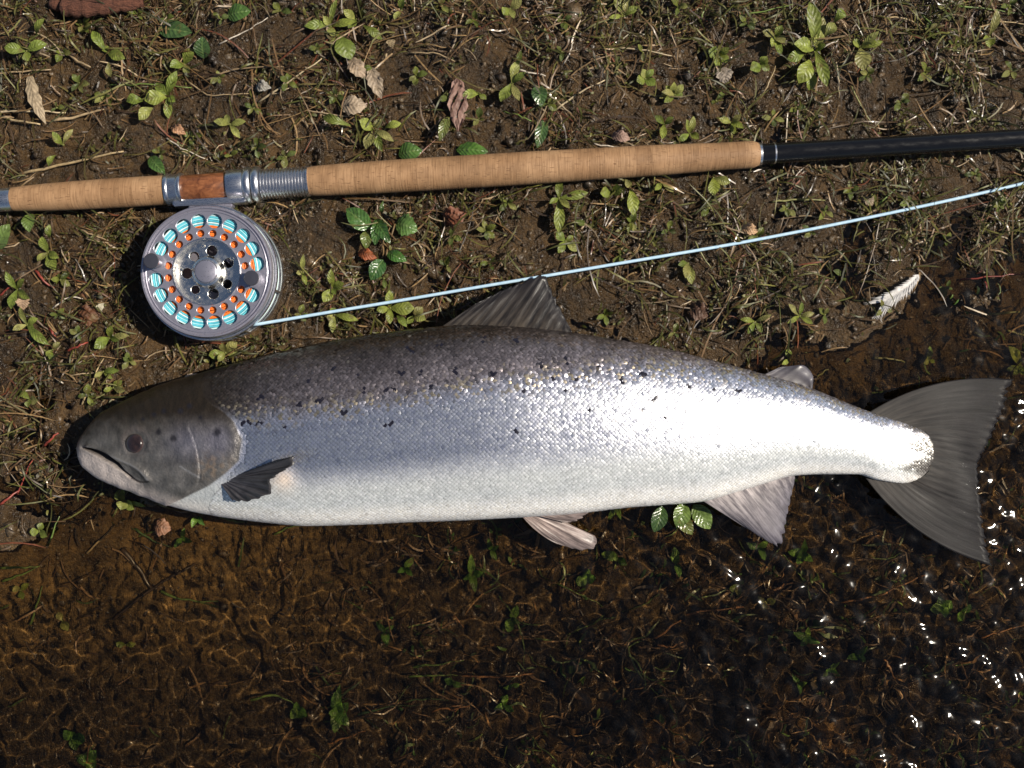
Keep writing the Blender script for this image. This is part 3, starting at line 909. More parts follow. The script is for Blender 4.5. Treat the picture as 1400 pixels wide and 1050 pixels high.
# hub: polished dish with openings, barrel, cap
dish = holed_plate('hub_dish', 45.5 * rs_, [(30 * rs_ * math.cos(R(q_)), 30 * rs_ * math.sin(R(q_)), rr_ * rs_, 24) for q_, rr_ in ((82, 8), (132, 7), (182, 8), (232, 6.5), (282, 8), (328, 7), (26, 7.5))],
                   RF - .009, RF - .0065, MAT['polish'], reel)
rlathe('dish_wall', [(45.2 * rs_, RF - .0075), (44.6 * rs_, RF - .0005), (44.9 * rs_, RF + .0009), (46.2 * rs_, RF + .0011), (46.8 * rs_, RF + .0002), (46.4 * rs_, RF - .0075)], MAT['polish'], dish, 72, closed=True)
hub = rlathe('hub_barrel', [(23 * rs_, RF - .008), (22.5 * rs_, RF - .003), (20.5 * rs_, RF - .0005), (19.6 * rs_, RF + .0012), (16.5 * rs_, RF + .0022), (15.5 * rs_, RF + .0016)], MAT['polish'], reel, 48)
rlathe('hub_cap', [(15.0 * rs_, RF + .0012), (14.6 * rs_, RF + .0030), (12.5 * rs_, RF + .0036), (.00001, RF + .0040)], MAT['gun'], hub, 40)
for k in range(5):
    a_ = R(30 + 72 * k)
    rlathe('hub_screw', [(2.6 * rs_, RF - .0066), (2.6 * rs_, RF - .0052), (2.0 * rs_, RF - .0048)], MAT['polish'], dish, 14, cx=37.5 * rs_ * math.cos(a_), cy=37.5 * rs_ * math.sin(a_))
# handles
for k_, a_, r_ in ((0, 99 + 18 * 4 - 1, 68), (1, 99 + 18 * 14, 66)):
    cx, cy = r_ * rs_ * math.cos(R(a_)), r_ * rs_ * math.sin(R(a_))
    h = .017 if k_ == 0 else .011
    hd = rlathe('handle', [(7.2 * rs_, RF + .001), (7.6 * rs_, RF + .004), (8.6 * rs_, RF + h * .6), (10.2 * rs_, RF + h - .002), (10.4 * rs_, RF + h - .0006), (9.6 * rs_, RF + h), (.00001, RF + h + .0003)], MAT['handle'], reel, 28, cx, cy)
    rlathe('handle_collar', [(11.6 * rs_, RF - .001), (11.6 * rs_, RF + .0012), (8.5 * rs_, RF + .0018)], MAT['gun'], hd, 28, cx, cy)
# spool core, back flange, frame
rlathe('spool_core', [(24 * rs_, .008), (24 * rs_, RF - .0095)], MAT['inner'], reel, 48)
rlathe('spool_flange', [(88 * rs_, .0085), (89.5 * rs_, .009), (89.5 * rs_, .0105), (25 * rs_, .011)], MAT['gun'], reel, 96)
fr_ = rlathe('frame', [(60 * rs_, .003), (91 * rs_, .003), (93.5 * rs_, .0045), (94 * rs_, .008), (93 * rs_, .0125), (91.2 * rs_, .0125), (91.2 * rs_, .007), (60 * rs_, .006)], MAT['silver'], reel, 96, closed=True)
rlathe('back_plate', [(61 * rs_, .0035), (61 * rs_, .0058)], MAT['gun'], reel, 48)
for a_ in (62, 118, 205, 255, 300, 345):
    cx, cy = 92 * rs_ * math.cos(R(a_)), 92 * rs_ * math.sin(R(a_))
    rlathe('pillar', [(1.8 * rs_, .009), (1.8 * rs_, RF - .009)], MAT['silver'], fr_, 12, cx, cy)
rlathe('frame_hoop', [(91.0 * rs_, RF - .012), (93.6 * rs_, RF - .012), (94.2 * rs_, RF - .010), (93.6 * rs_, RF - .0075), (91.0 * rs_, RF - .0075)], MAT['silver'], fr_, 96, closed=True)


def box_along(name, x0, x1, s0, s1, z0, z1, mat, parent, bev=.0006, ends=0.0):
    """box in rod coordinates: along px, sideways (m, negative towards the fish), height"""
    bm = bmesh.new()
    L0, L1 = x0 * RS, x1 * RS
    base = A0 - UP * RZ
    for zz, e in ((z0, ends), (z1, 0)):
        for l_, s_ in ((L0 + e, s0), (L1 - e, s0), (L1 - e, s1), (L0 + e, s1)):
            bm.verts.new(base + TD * l_ + SD * s_ + UP * zz)
    bm.verts.ensure_lookup_table(); v = bm.verts
    for f_ in ((3, 2, 1, 0), (4, 5, 6, 7), (0, 1, 5, 4), (1, 2, 6, 5), (2, 3, 7, 6), (3, 0, 4, 7)):
        bm.faces.new([v[i] for i in f_])
    bmesh.ops.recalc_face_normals(bm, faces=bm.faces)
    bmesh.ops.bevel(bm, geom=bm.edges[:], offset=bev, segments=2, affect='EDGES')
    me = bpy.data.meshes.new(name); bm.to_mesh(me); bm.free(); me.materials.append(mat)
    return obj(name, me, parent)


# reel foot under the hoods and the stem to the frame (towards the fish = -SD... sideways negative)
foot = box_along('reel_foot', 238, 338, -.0150, -.0098, RZ - .007, RZ + .0065, MAT['silver'], reel, .001)
box_along('foot_stem', 258, 318, -.0185, -.0145, RZ - .006, RZ + .004, MAT['gun'], foot, .001)

# ------------------------------------------------------------------ line
lr = root_of('fly_line', (rcx, rcy, .011))
tag(lr, 'pale blue fly line wound on the reel and stretched taut past the fish', 'fishing line')


def tube(name, pts, r, mat, parent, seg=8, col=None, rads=None):
    pts = np.asarray(pts, float); n_ = len(pts)
    t = np.gradient(pts, axis=0); t /= np.linalg.norm(t, axis=1, keepdims=True) + 1e-12
    up = np.where(np.abs(t[:, 2:3]) > .9, np.array([[1., 0, 0]]), np.array([[0, 0, 1.]]))
    s = np.cross(t, up); s /= np.linalg.norm(s, axis=1, keepdims=True); w = np.cross(s, t)
    an = np.arange(seg) * 2 * np.pi / seg
    rr = (np.full(n_, r) if rads is None else np.asarray(rads))[:, None, None]
    v = pts[:, None] + rr * (np.cos(an)[None, :, None] * s[:, None] + np.sin(an)[None, :, None] * w[:, None])
    F = [tuple(f) for f in grid_faces(n_, seg, True)] + [tuple(range(seg))[::-1], tuple(range((n_ - 1) * seg, n_ * seg))]
    me = mesh(name, v.reshape(-1, 3), F, mat, col=None if col is None else np.repeat(np.asarray(col), seg, 0))
    return obj(name, me, parent)


def coil(name, r0, r1, zs, rl, cfun, parent):
    pts, cl = [], []
    for li, z_ in enumerate(zs):
        rads = np.arange(r0, r1, rl * 1.95)
        if li % 2: rads = rads[::-1]
        for r_ in rads:
            a_ = np.linspace(0, 2 * np.pi, 72, endpoint=False)
            w_ = r_ + .00025 * np.sin(a_ * 3 + r_ * 9000)
            pts.append(np.stack([rcx + w_ * np.cos(a_), rcy + w_ * np.sin(a_), z_ + .0003 * np.sin(a_ * 2 + r_ * 5000)], -1))
            cl.append(np.repeat(np.array([cfun(r_)]), 72, 0))
    return tube(name, np.concatenate(pts), rl, MAT['wound'], parent, 6, np.concatenate(cl))


CY = [(.12, .55, .66), (.62, .80, .82), (.08, .46, .58), (.30, .68, .75), (.72, .84, .85)]
coil('line_winding', 39.2 * 1e-3, 47.6 * 1e-3, [RF - .0040], .00075, lambda r_: CY[int(r_ * 1e5) % 5], lr)
# side of the wound pack as seen through the frame
pts, cl = [], []
for i_, z_ in enumerate(np.arange(.0125, RF - .0072, .0015)):
    a_ = np.linspace(0, 2 * np.pi, 72, endpoint=False)
    r_ = (87.0 + (i_ % 2) * .6) * rs_
    pts.append(np.stack([rcx + r_ * np.cos(a_), rcy + r_ * np.sin(a_), z_ + .0004 * np.sin(a_ + i_)], -1)); cl.append(np.repeat(np.array([(.55, .72, .74) if i_ % 3 else (.74, .78, .76)]), 72, 0))
tube('outer_winding', np.concatenate(pts), .00085, MAT['wound'], lr, 6, np.concatenate(cl))
coil('backing_winding', 28.6e-3, 38.9e-3, [RF - .0036], .0006, lambda r_: [(.75, .14, .02), (.85, .20, .03), (.62, .09, .015)][int(r_ * 1e5) % 3], lr)
LP = [(345, 444.5, .030), (372, 440, .029), (440, 428.5, .0275), (560, 408.6, .026), (660, 391.5, .0255), (745, 377.3, .0245), (850, 359.5, .022), (1000, 334, .018),
      (1150, 305, .015), (1290, 275.5, .014), (1400, 250.5, .013), (1560, 212, .012), (2000, 108, .012)]
cp = spline([P(*p) for p in LP], 160)
tube('running_line', cp, .00135, MAT['line'], lr, 10)

# ------------------------------------------------------------------ landmarks for labels
MARKS = []
def place(px, py):
    best = min(((math.hypot(px - a_, py - b_), t_) for a_, b_, t_ in MARKS), default=(1e9, ''))
    if best[0] < 62: return best[1]
    if py < 272 - .0605 * px:
        if px < 215: return 'beyond the lower cork grip'
        if px < 430: return 'beyond the reel seat'
        if px < 640: return 'beyond the butt half of the long grip'
        if px < 860: return 'beyond the middle of the long grip'
        if px < 1060: return 'beyond the tip end of the long grip'
        return 'beyond the black rod blank'
    if px < 235 and py < 500: return 'beside the reel under the lower grip'
    if py < 440 - .182 * (px - 370):
        if px < 700: return 'between long grip and blue line'
        if px < 1040: return 'between grip tip and blue line'
        return 'between black blank and blue line'
    if py < 470 and px < 760: return 'between the blue line and salmon back'
    if py < 560 and px > 760: return 'on wet mud above the tail'
    if px < 110 or (px < 330 and py < 560): return 'beside the head of the salmon'
    if px > 1090 and py < 800: return 'in shallows beside the tail fin'
    if px < 260: return 'in water below the salmon jaw'
    if px < 480: return 'in water below the pectoral fin'
    if px < 720: return 'in water before the pelvic fin'
    if px < 960: return 'in water below the pelvic fin'
    if px < 1120: return 'in water below the anal fin'
    return 'in deeper water below the tail fin'


MARKS += [(237, 43, 'by the broad dull green leaf'), (278, 64, 'by the upright oval dark leaf'), (627, 142, 'by the curled mauve-brown leaf'), (484, 146, 'by the wide beige dry leaf'),
          (737, 132, 'by the round blue-green leaf'), (50, 135, 'by the flat beige reed strip'), (214, 226, 'by the variegated leaf'), (561, 207, 'by the rounded veined leaf'), (1025, 314, 'by the orange-tan flake'),
          (122, 432, 'by the dark red-brown leaf'), (1224, 402, 'by the whitish feather'), (622, 296, 'by the red-brown crumpled leaf'), (954, 426, 'by the dark brown wet leaf'),
          (954, 706, 'by the broad leaf under the belly'), (264, 514, 'by the thin pinkish chip'), (205, 790, 'by the crossed dark twigs'), (1186, 276, 'by the brown-grey scrap'), (130, 10, 'by the red-brown bark'), (988, 104, 'by the grey-beige dry leaf'),
          (525, 320, 'by the dark rosette plant'), (223, 720, 'by the sunken brown leaf'), (1114, 68, 'at the big many-leaved seedling'), (464, 970, 'at the six-leaved water plant')]
NUM = {1: 'one', 2: 'two', 3: 'three', 4: 'four', 5: 'five', 6: 'six', 7: 'seven', 8: 'eight', 9: 'nine', 10: 'ten', 11: 'eleven', 12: 'twelve'}


def gz(px, py):
    """ground height seen at a photo pixel"""
    z_ = 0.0
    for _ in range(3):
        w_ = P(px, py, z_); z_ = float(zg(np.array([w_[0]]), np.array([w_[1]]))[0])
    return z_


# ------------------------------------------------------------------ leaves and plants
def leaf(name, b, tip, wid, mat, col, parent, z0=.002, z1=.004, arch=.003, kind='spoon', fold=.18, wave=.0, tooth=0.0, rows=8, across=5, twist=0.0):
    g0 = gz(*b); g1 = gz(*tip)
    B_ = np.array(P(b[0], b[1], g0 + z0)); T_ = np.array(P(tip[0], tip[1], max(g0, g1) + z1))
    d = T_ - B_; L = np.linalg.norm(d[:2]); dh = d / (np.linalg.norm(d) + 1e-9)
    s = np.cross([0, 0, 1.0], dh); s /= np.linalg.norm(s) + 1e-9; up = np.cross(dh, s)
    t = np.linspace(0, 1, rows)
    if kind == 'spoon': w = .16 * (1 - t) + np.sin(np.pi * np.clip(t, 0, 1) ** 1.55) ** .85
    elif kind == 'oval': w = .05 + np.sin(np.pi * t ** .9) ** .75
    else: w = .12 + np.sin(np.pi * t ** .7) ** .9
    w[-1] = .06
    W = wid * K0 / 2 * w / w.max()
    q_ = np.linspace(-1, 1, across)
    ct = np.cross(dh, s)
    bend = random.uniform(-.10, .10)
    vs, uv = [], []
    for i in range(rows):
        c_ = B_ + d * t[i] + up * arch * math.sin(math.pi * min(1, t[i] * .92)) + s * bend * L * t[i] ** 2
        tw = twist * t[i]
        sv = s * math.cos(tw) + up * math.sin(tw); uvv = up * math.cos(tw) - s * math.sin(tw)
        for k_, a_ in enumerate(q_):
            ww = W[i] * (1 + (tooth * (1 if i % 2 else -1) if abs(a_) > .9 else 0))
            vs.append(c_ + sv * ww * a_ + uvv * (fold * W[i] * abs(a_) ** 1.3 + wave * W[i] * math.sin(i * 1.7 + k_ * 2.3)))
            uv.append((a_, t[i]))
    cc = np.tile(np.asarray(col, float), (len(vs), 1))
    me = mesh(name, vs, grid_faces(rows, across), mat, col=np.clip(cc, 0, 1), uv=uv)
    return obj(name, me, parent)


YG = [(.25, .285, .05), (.21, .25, .045), (.29, .30, .08), (.18, .23, .04), (.31, .29, .095)]


def seedling(bx, by, tips, wid=None, cols=None, mat='seedleaf', kind='spoon', lift=.012, name='seedling', label=None, group=True, cat='seedling', stem=True):
    g0 = gz(bx, by)
    r = root_of(name, P(bx, by, g0))
    pale = 0
    for i, tp_ in enumerate(tips):
        dx, dy = tp_[0], tp_[1]
        dx, dy = dx * 1.12, dy * 1.12
        L = math.hypot(dx, dy)
        w_ = 1.15 * tp_[2] if len(tp_) > 2 else L * random.uniform(.36, .48)
        c_ = np.array(random.choice(cols or YG)) * random.uniform(.8, 1.15)
        st_ = tp_[3] if len(tp_) > 3 else 0.0
        leaf('leaf', (bx + dx * st_, by + dy * st_), (bx + dx, by + dy), w_, MAT[mat], c_, r, z0=.003 + lift * .3 * (st_ > 0), z1=random.uniform(.3, 1.0) * lift, arch=random.uniform(.1, .22) * L * K0, kind=kind,
             fold=random.uniform(.1, .35), wave=random.uniform(0, .1), twist=random.uniform(-.5, .5))
    if stem:
        z_ = g0 + .004
        tube('stem', [P(bx + 2, by + 2, g0 - .004), P(bx + 1, by, g0 + .001), P(bx, by, z_)], .0009, MAT['moss'], r, 6, np.tile([.2, .2, .06], (3, 1)))
    nm = NUM.get(len(tips), 'many')
    pl = place(bx, by)
    big = max(math.hypot(t_[0], t_[1]) for t_ in tips)
    sz = 'tiny' if big < 15 else ('small' if big < 24 else 'larger')
    lb = label or f'{sz} yellow-green seedling with {nm} leaves {pl}'
    tag(r, lb, cat, ('seedlings ' + pl) if group else None)
    return r


SEED = [
 (36, 70, [(-27, -5, 13), (26, -8, 13), (25, -38, 10, .5), (3, 12, 11)]),
 (147, 72, [(-18, -26, 11), (4, 30, 8, .4), (22, 8, 13), (-4, -8, 9)]),
 (229, 132, [(-28, 5, 18), (14, -30, 11), (4, 27, 10), (-36, 28, 13, .5), (-50, 8, 14, .6), (10, 6, 9), (-12, -18, 12)]),
 (252, 88, [(10, -20, 15), (-18, 4, 13), (6, 12, 10)]),
 (314, 170, [(-20, -4, 9), (14, 16, 8), (20, -2, 9), (-4, -12, 8)]),
 (452, 36, [(-32, 2, 11), (6, -34, 8), (30, -5, 10), (2, 12, 10), (-10, -12, 9)]),
 (462, 45, [(14, 34, 24, .1), (-6, 18, 12)]),
 (86, 198, [(-14, -16, 9), (14, -18, 7), (-18, 26, 8, .5)]),
 (511, 178, [(-62, -12, 11, .45), (34, -8, 9, .4), (-8, 24, 13), (12, 26, 10), (-18, -12, 14), (10, -14, 9), (26, 12, 9)]),
 (486, 26, [(-8, 12, 12), (32, 26, 10, .3), (-16, -10, 10)]),
 (548, 14, [(3, -18, 9), (-7, 12, 8)]),
 (604, 8, [(0, -16, 9), (8, 9, 7)]),
 (697, 12, [(-9, 7, 13), (15, -10, 12), (6, 12, 8)]),
 (853, 22, [(-14, -20, 9), (4, -24, 9), (16, -12, 9), (-18, 4, 6)]),
 (700, 114, [(4, -28, 11), (-12, 24, 14), (18, -12, 8), (8, 22, 9), (12, -40, 7, .5)]),
 (655, 128, [(-22, 1, 11), (8, 8, 7)]),
 (882, 108, [(-10, 4, 12), (12, 8, 12), (-4, -12, 9), (10, -12, 8)]),
 (918, 127, [(-14, 8, 8), (14, 3, 9), (4, -14, 8), (-8, -8, 7)]),
 (908, 170, [(-4, 18, 9), (12, -8, 8), (-12, -10, 8)]),
 (943, 183, [(-4, -18, 9), (6, -22, 8), (12, 6, 9), (-14, 8, 8)]),
 (764, 271, [(0, -22, 10), (36, -4, 11), (2, 42, 13), (-12, 6, 7), (14, 12, 8)]),
 (836, 262, [(-14, 2, 13), (14, -3, 14)]),
 (862, 258, [(6, 32, 15), (-6, -12, 8)]),
 (905, 250, [(14, 12, 8), (-8, 10, 7)]),
 (773, 330, [(-12, -10, 11), (-10, 14, 10), (14, 12, 9), (10, -6, 7)]),
 (1114, 68, [(-9, -58, 17), (12, -40, 11), (13, 46, 14), (-20, 42, 20, .3), (-6, 50, 12, .5), (-26, -8, 18), (24, -32, 13, .5), (34, -48, 13, .7), (-34, 14, 13, .4), (14, -4, 11), (6, -24, 13)]),
 (1060, 50, [(-6, 12, 9), (8, -14, 10), (12, 8, 12), (-16, -6, 9), (4, 24, 9)]),
 (1176, 66, [(2, 28, 19), (22, -22, 9), (28, -6, 8), (-10, -10, 8)]),
 (984, 76, [(-14, -6, 14), (10, 8, 12), (-6, 12, 12), (12, -10, 9)]),
 (1040, 88, [(-12, 8, 14), (8, -10, 11), (10, 8, 9)]),
 (1352, 50, [(8, -34, 10), (2, 14, 11), (-8, 4, 6)]),
 (922, 130, [(-12, 10, 8), (12, -12, 9), (-16, -4, 8)]),
 (1000, 168, [(-16, -4, 8), (12, -10, 8), (2, 14, 7), (16, 6, 8)]),
 (975, 243, [(2, 22, 14), (20, 8, 11)]),
 (940, 360, [(-4, 18, 10), (6, 26, 11), (-12, 2, 8)]),
 (66, 345, [(-6, -20, 12), (8, 22, 14), (-12, 12, 9), (4, -34, 8, .5), (14, 6, 9)]),
 (24, 396, [(-16, -22, 9), (-8, 24, 12), (16, 10, 10), (8, -14, 8)]),
 (37, 444, [(-9, -22, 8), (28, 24, 11), (14, -7, 9), (-17, 8, 8), (10, 5, 8)]),
 (150, 462, [(-20, 12, 13), (2, -16, 9), (24, -4, 8), (12, 2, 7)]),
 (72, 478, [(-8, 8, 7), (10, -8, 8), (-2, 14, 6)]),
 (41, 546, [(-10, -12, 9), (10, 2, 11), (-2, 10, 8)]),
 (141, 508, [(20, -4, 8), (-10, 8, 6), (12, 8, 6)]),
 (155, 530, [(10, -10, 8), (14, 4, 8), (-12, 4, 6)]),
 (308, 482, [(-20, 4, 12), (14, -14, 12), (16, 2, 10), (-4, -12, 10), (-8, 12, 8)]),
 (455, 394, [(-2, -24, 9), (14, -6, 11), (-10, 18, 13), (4, 8, 7)]),
 (457, 430, [(-8, 6, 11), (30, 6, 9), (-4, 22, 9), (-4, -8, 10)]),
 (533, 421, [(0, -22, 10), (-16, 4, 10), (30, 2, 17), (0, 20, 9), (22, 22, 9, .4)]),
 (566, 432, [(10, -12, 11), (14, 6, 11), (-8, 10, 8)]),
 (414, 372, [(2, -22, 6), (4, 16, 6), (-8, 2, 6)]),
 (1032, 440, [(-18, -4, 7), (20, -10, 6), (10, 12, 7), (-10, 14, 7)]),
 (1093, 432, [(-14, -14, 7), (18, -4, 7), (16, 10, 7), (-16, 8, 6), (2, -18, 6)]),
 (1078, 492, [(0, -14, 8), (-8, 6, 6)]),
 (1268, 492, [(0, -10, 7), (4, -18, 6), (-6, 4, 8), (8, 4, 5)]),
 (1392, 500, [(-14, -24, 13), (-18, 4, 7), (6, 12, 10), (-8, 12, 7)]),
 (54, 726, [(-12, 2, 10), (4, -10, 9), (10, 6, 9)]),
 (171, 684, [(-10, -12, 14), (12, 10, 12), (-6, 12, 14), (26, 6, 5)]),
 (30, 806, [(-12, -4, 9), (10, -8, 8), (2, 12, 8)]),
 (90, 846, [(-6, -10, 10), (4, 14, 11)]),
 (175, 880, [(-14, -2, 10), (12, -2, 8)]),
 (1045, 822, [(-12, -4, 8), (12, -4, 9), (-4, 10, 8)]),
 (1005, 800, [(-8, 4, 9), (8, -6, 8), (2, 10, 8)]),
]
for (bx, by, tips) in SEED:
    seedling(bx, by, tips)

OL = [(.17, .19, .035), (.13, .16, .03), (.21, .21, .06), (.10, .13, .03)]
taken = [(b_[0], b_[1]) for b_ in SEED]
rs = random.Random(21); made = 0
while made < 78:
    bx, by = rs.uniform(5, 1395), rs.uniform(4, 560)
    if (by - (740 - .245 * bx)) > -20: continue
    if abs(by - (273.5 - .0605 * bx)) < 34 or math.hypot(bx - 287, by - 376) < 118: continue
    if 95 < bx < 1300 and by > float(pchip(FX, FU, np.array([bx]))[0]) - 16: continue
    if 560 < bx < 800 and by > 365: continue
    if min(math.hypot(bx - a_, by - b_) for a_, b_ in taken) < 34: continue
    taken.append((bx, by)); made += 1
    k_ = rs.choice((2, 3, 3, 4, 4, 5)); a0 = rs.uniform(0, 6.28)
    tp_ = []
    for i_ in range(k_):
        a_ = a0 + i_ * 6.28 / k_ + rs.uniform(-.5, .5); L_ = rs.uniform(7, 15)
        tp_.append((L_ * math.cos(a_), L_ * math.sin(a_), L_ * rs.uniform(.42, .62)))
    seedling(bx, by, tp_, cols=OL, lift=.009, label=f'tiny dull olive seedling with {NUM[k_]} leaves {place(bx, by)}')

# greener water plants, lying in the stream
GG = [(.10, .21, .03), (.13, .25, .035), (.16, .27, .045), (.08, .17, .025)]
WATER = [
 (464, 970, [(-6, -24, 15), (12, -10, 14), (-12, 4, 14), (10, 18, 15), (-4, 28, 14), (2, -34, 10)]),
 (408, 968, [(-8, 12, 14), (12, 8, 14), (-2, -10, 9)]),
 (106, 1004, [(-14, -8, 16), (12, 4, 14), (0, 18, 12)]),
 (126, 1034, [(-14, 2, 14), (10, -10, 14), (8, 14, 14)]),
 (672, 752, [(-4, -16, 8), (6, 12, 7), (10, -6, 6)]),
 (646, 784, [(-4, -24, 9), (6, 22, 9), (14, -2, 10), (-12, 6, 8)]),
 (527, 861, [(-10, -12, 9), (4, 16, 11), (10, -8, 7)]),
 (700, 845, [(-6, 14, 11), (8, -16, 10), (10, 6, 8)]),
 (555, 775, [(8, -14, 9), (-10, 8, 8), (10, 10, 8)]),
 (800, 790, [(-12, 4, 14), (14, 0, 14), (0, -12, 10)]),
 (845, 762, [(-20, -8, 12), (12, 8, 9)]),
 (923, 770, [(-2, -20, 11), (4, 16, 10)]),
 (1036, 748, [(-16, -4, 9), (12, -10, 10), (6, 14, 9)]),
 (1095, 756, [(-16, -6, 9), (6, -18, 9), (14, 10, 9), (-6, 12, 8)]),
 (1284, 830, [(-14, -2, 15), (14, -6, 12), (4, 12, 12), (-4, -14, 9)]),
 (1312, 834, [(10, -8, 9), (-4, 12, 9)]),
 (1100, 870, [(-16, -8, 9), (14, 4, 9), (4, -16, 8), (-8, 10, 8)]),
 (1130, 910, [(-10, 12, 9), (12, -8, 9), (14, 10, 8)]),
 (1170, 890, [(-14, 6, 8), (10, 12, 8), (12, -10, 8)]),
 (1090, 930, [(-8, -10, 9), (12, 2, 9), (-2, 14, 8)]),
 (700, 935, [(-10, 2, 8), (10, -4, 8)]),
 (620, 930, [(-10, -4, 8), (10, 4, 9)]),
 (690, 960, [(-14, 6, 8), (12, 8, 8), (4, -12, 8)]),
 (250, 735, [(-10, 12, 7), (12, 6, 7), (2, -12, 6)]),
 (270, 706, [(-6, 14, 8), (10, 10, 7)]),
 (840, 690, [(8, 18, 8), (-8, 20, 7)]),
]
for (bx, by, tips) in WATER:
    pl = place(bx, by)
    nm = NUM[len(tips)]
    seedling(bx, by, tips, cols=GG, kind='oval', lift=.012, name='water_plant', cat='water plant', label=f'green water plant with {nm} rounded leaves {pl}', group=True, stem=False)

# larger single dark green leaves
DG = [(.05, .10, .022), (.06, .12, .025), (.045, .085, .025)]
BIG = [
 ((217, 38), (262, 50), 25, 'broad dull green leaf lying beyond the lower grip'),
 ((311, 22), (344, 17), 23, 'rounded dark green leaf at the bank edge beyond the reel seat'),
 ((279, 80), (277, 50), 22, 'upright oval dark green leaf beyond the reel seat'),
 ((206, 214), (224, 240), 18, 'variegated green leaf touching the reel seat ring'),
 ((545, 212), (577, 203), 25, 'rounded veined green leaf touching the long cork grip'),
 ((624, 205), (668, 206), 20, 'pointed bright green leaf half under the long cork grip'),
 ((735, 117), (740, 147), 21, 'round blue-green leaf standing alone beyond the long cork grip'),
 ((744, 164), (736, 203), 17, 'narrow dark green pointed leaf beyond the long cork grip'),
 ((612, 160), (603, 194), 14, 'olive folded leaf beside the curled brown leaf'),
 ((42, 292), (41, 318), 18, 'pale green leaf sticking out from under the lower cork grip'),
 ((-4, 340), (16, 308), 24, 'broad green leaf under the butt end of the rod'),
 ((936, 688), (925, 722), 24, 'wide green leaf just under the belly before the anal fin'),
 ((948, 690), (972, 722), 26, 'broad veined green leaf touching the base of the anal fin'),
 ((905, 692), (897, 728), 22, 'dull green leaf emerging from under the belly'),
 ((926, 700), (944, 732), 20, 'submerged olive leaf behind the veined leaf by the anal fin'),
]
for (b_, t_, w_, lb) in BIG:
    c_ = np.array(random.choice(DG)) * random.uniform(.85, 1.2)
    if 'pale' in lb or 'broad green' in lb or 'wide green' in lb or 'veined green leaf touching the base' in lb: c_ = np.array([.13, .19, .045])
    if 'olive' in lb: c_ = np.array([.12, .13, .03])
    if 'bright' in lb: c_ = np.array([.075, .16, .025])
    o_ = leaf('green_leaf', b_, t_, w_, MAT['darkleaf'], c_, None, z0=max(.003, .003 - gz(*b_)), z1=max(.008, .004 - gz(*t_)), arch=.004, kind='oval', fold=.15, wave=.08, rows=9, across=7, tooth=.05 if 'pointed bright' in lb else 0)
    tag(o_, lb, 'leaf')

# the dark rosette between grip and line
r = root_of('rosette_plant', P(530, 335, gz(530, 335)))
for (b_, t_, w_, c_, tooth) in [((507, 312), (472, 288), 27, (.06, .135, .03), 0), ((513, 300), (536, 332), 18, (.045, .11, .022), .05), ((520, 300), (515, 336), 18, (.05, .12, .025), 0),
                                ((542, 305), (572, 313), 30, (.09, .17, .04), .1), ((503, 316), (498, 341), 16, (.12, .15, .035), 0), ((530, 345), (555, 360), 16, (.05, .13, .02), 0),
                                ((524, 355), (508, 384), 22, (.045, .11, .03), 0), ((522, 292), (526, 274), 6, (.07, .12, .03), 0)]:
    leaf('leaf', b_, t_, w_, MAT['darkleaf'], c_, r, z0=.005, z1=.008, arch=.005, kind='oval', fold=.2, wave=.12, rows=11, across=7, tooth=tooth, twist=random.uniform(-.3, .3))
for t_ in ((505, 314), (540, 306), (528, 350), (524, 300)):
    tube('stem', spline([P(530, 338, gz(530, 338)), P((530 + t_[0]) / 2, (338 + t_[1]) / 2, gz(530, 330) + .006), P(t_[0], t_[1], gz(*t_) + .006)], 6), .0008, MAT['moss'], r, 6, np.tile([.2, .13, .06], (6, 1)))
tag(r, 'dark glossy green rosette plant between the cork grip and the line', 'plant')

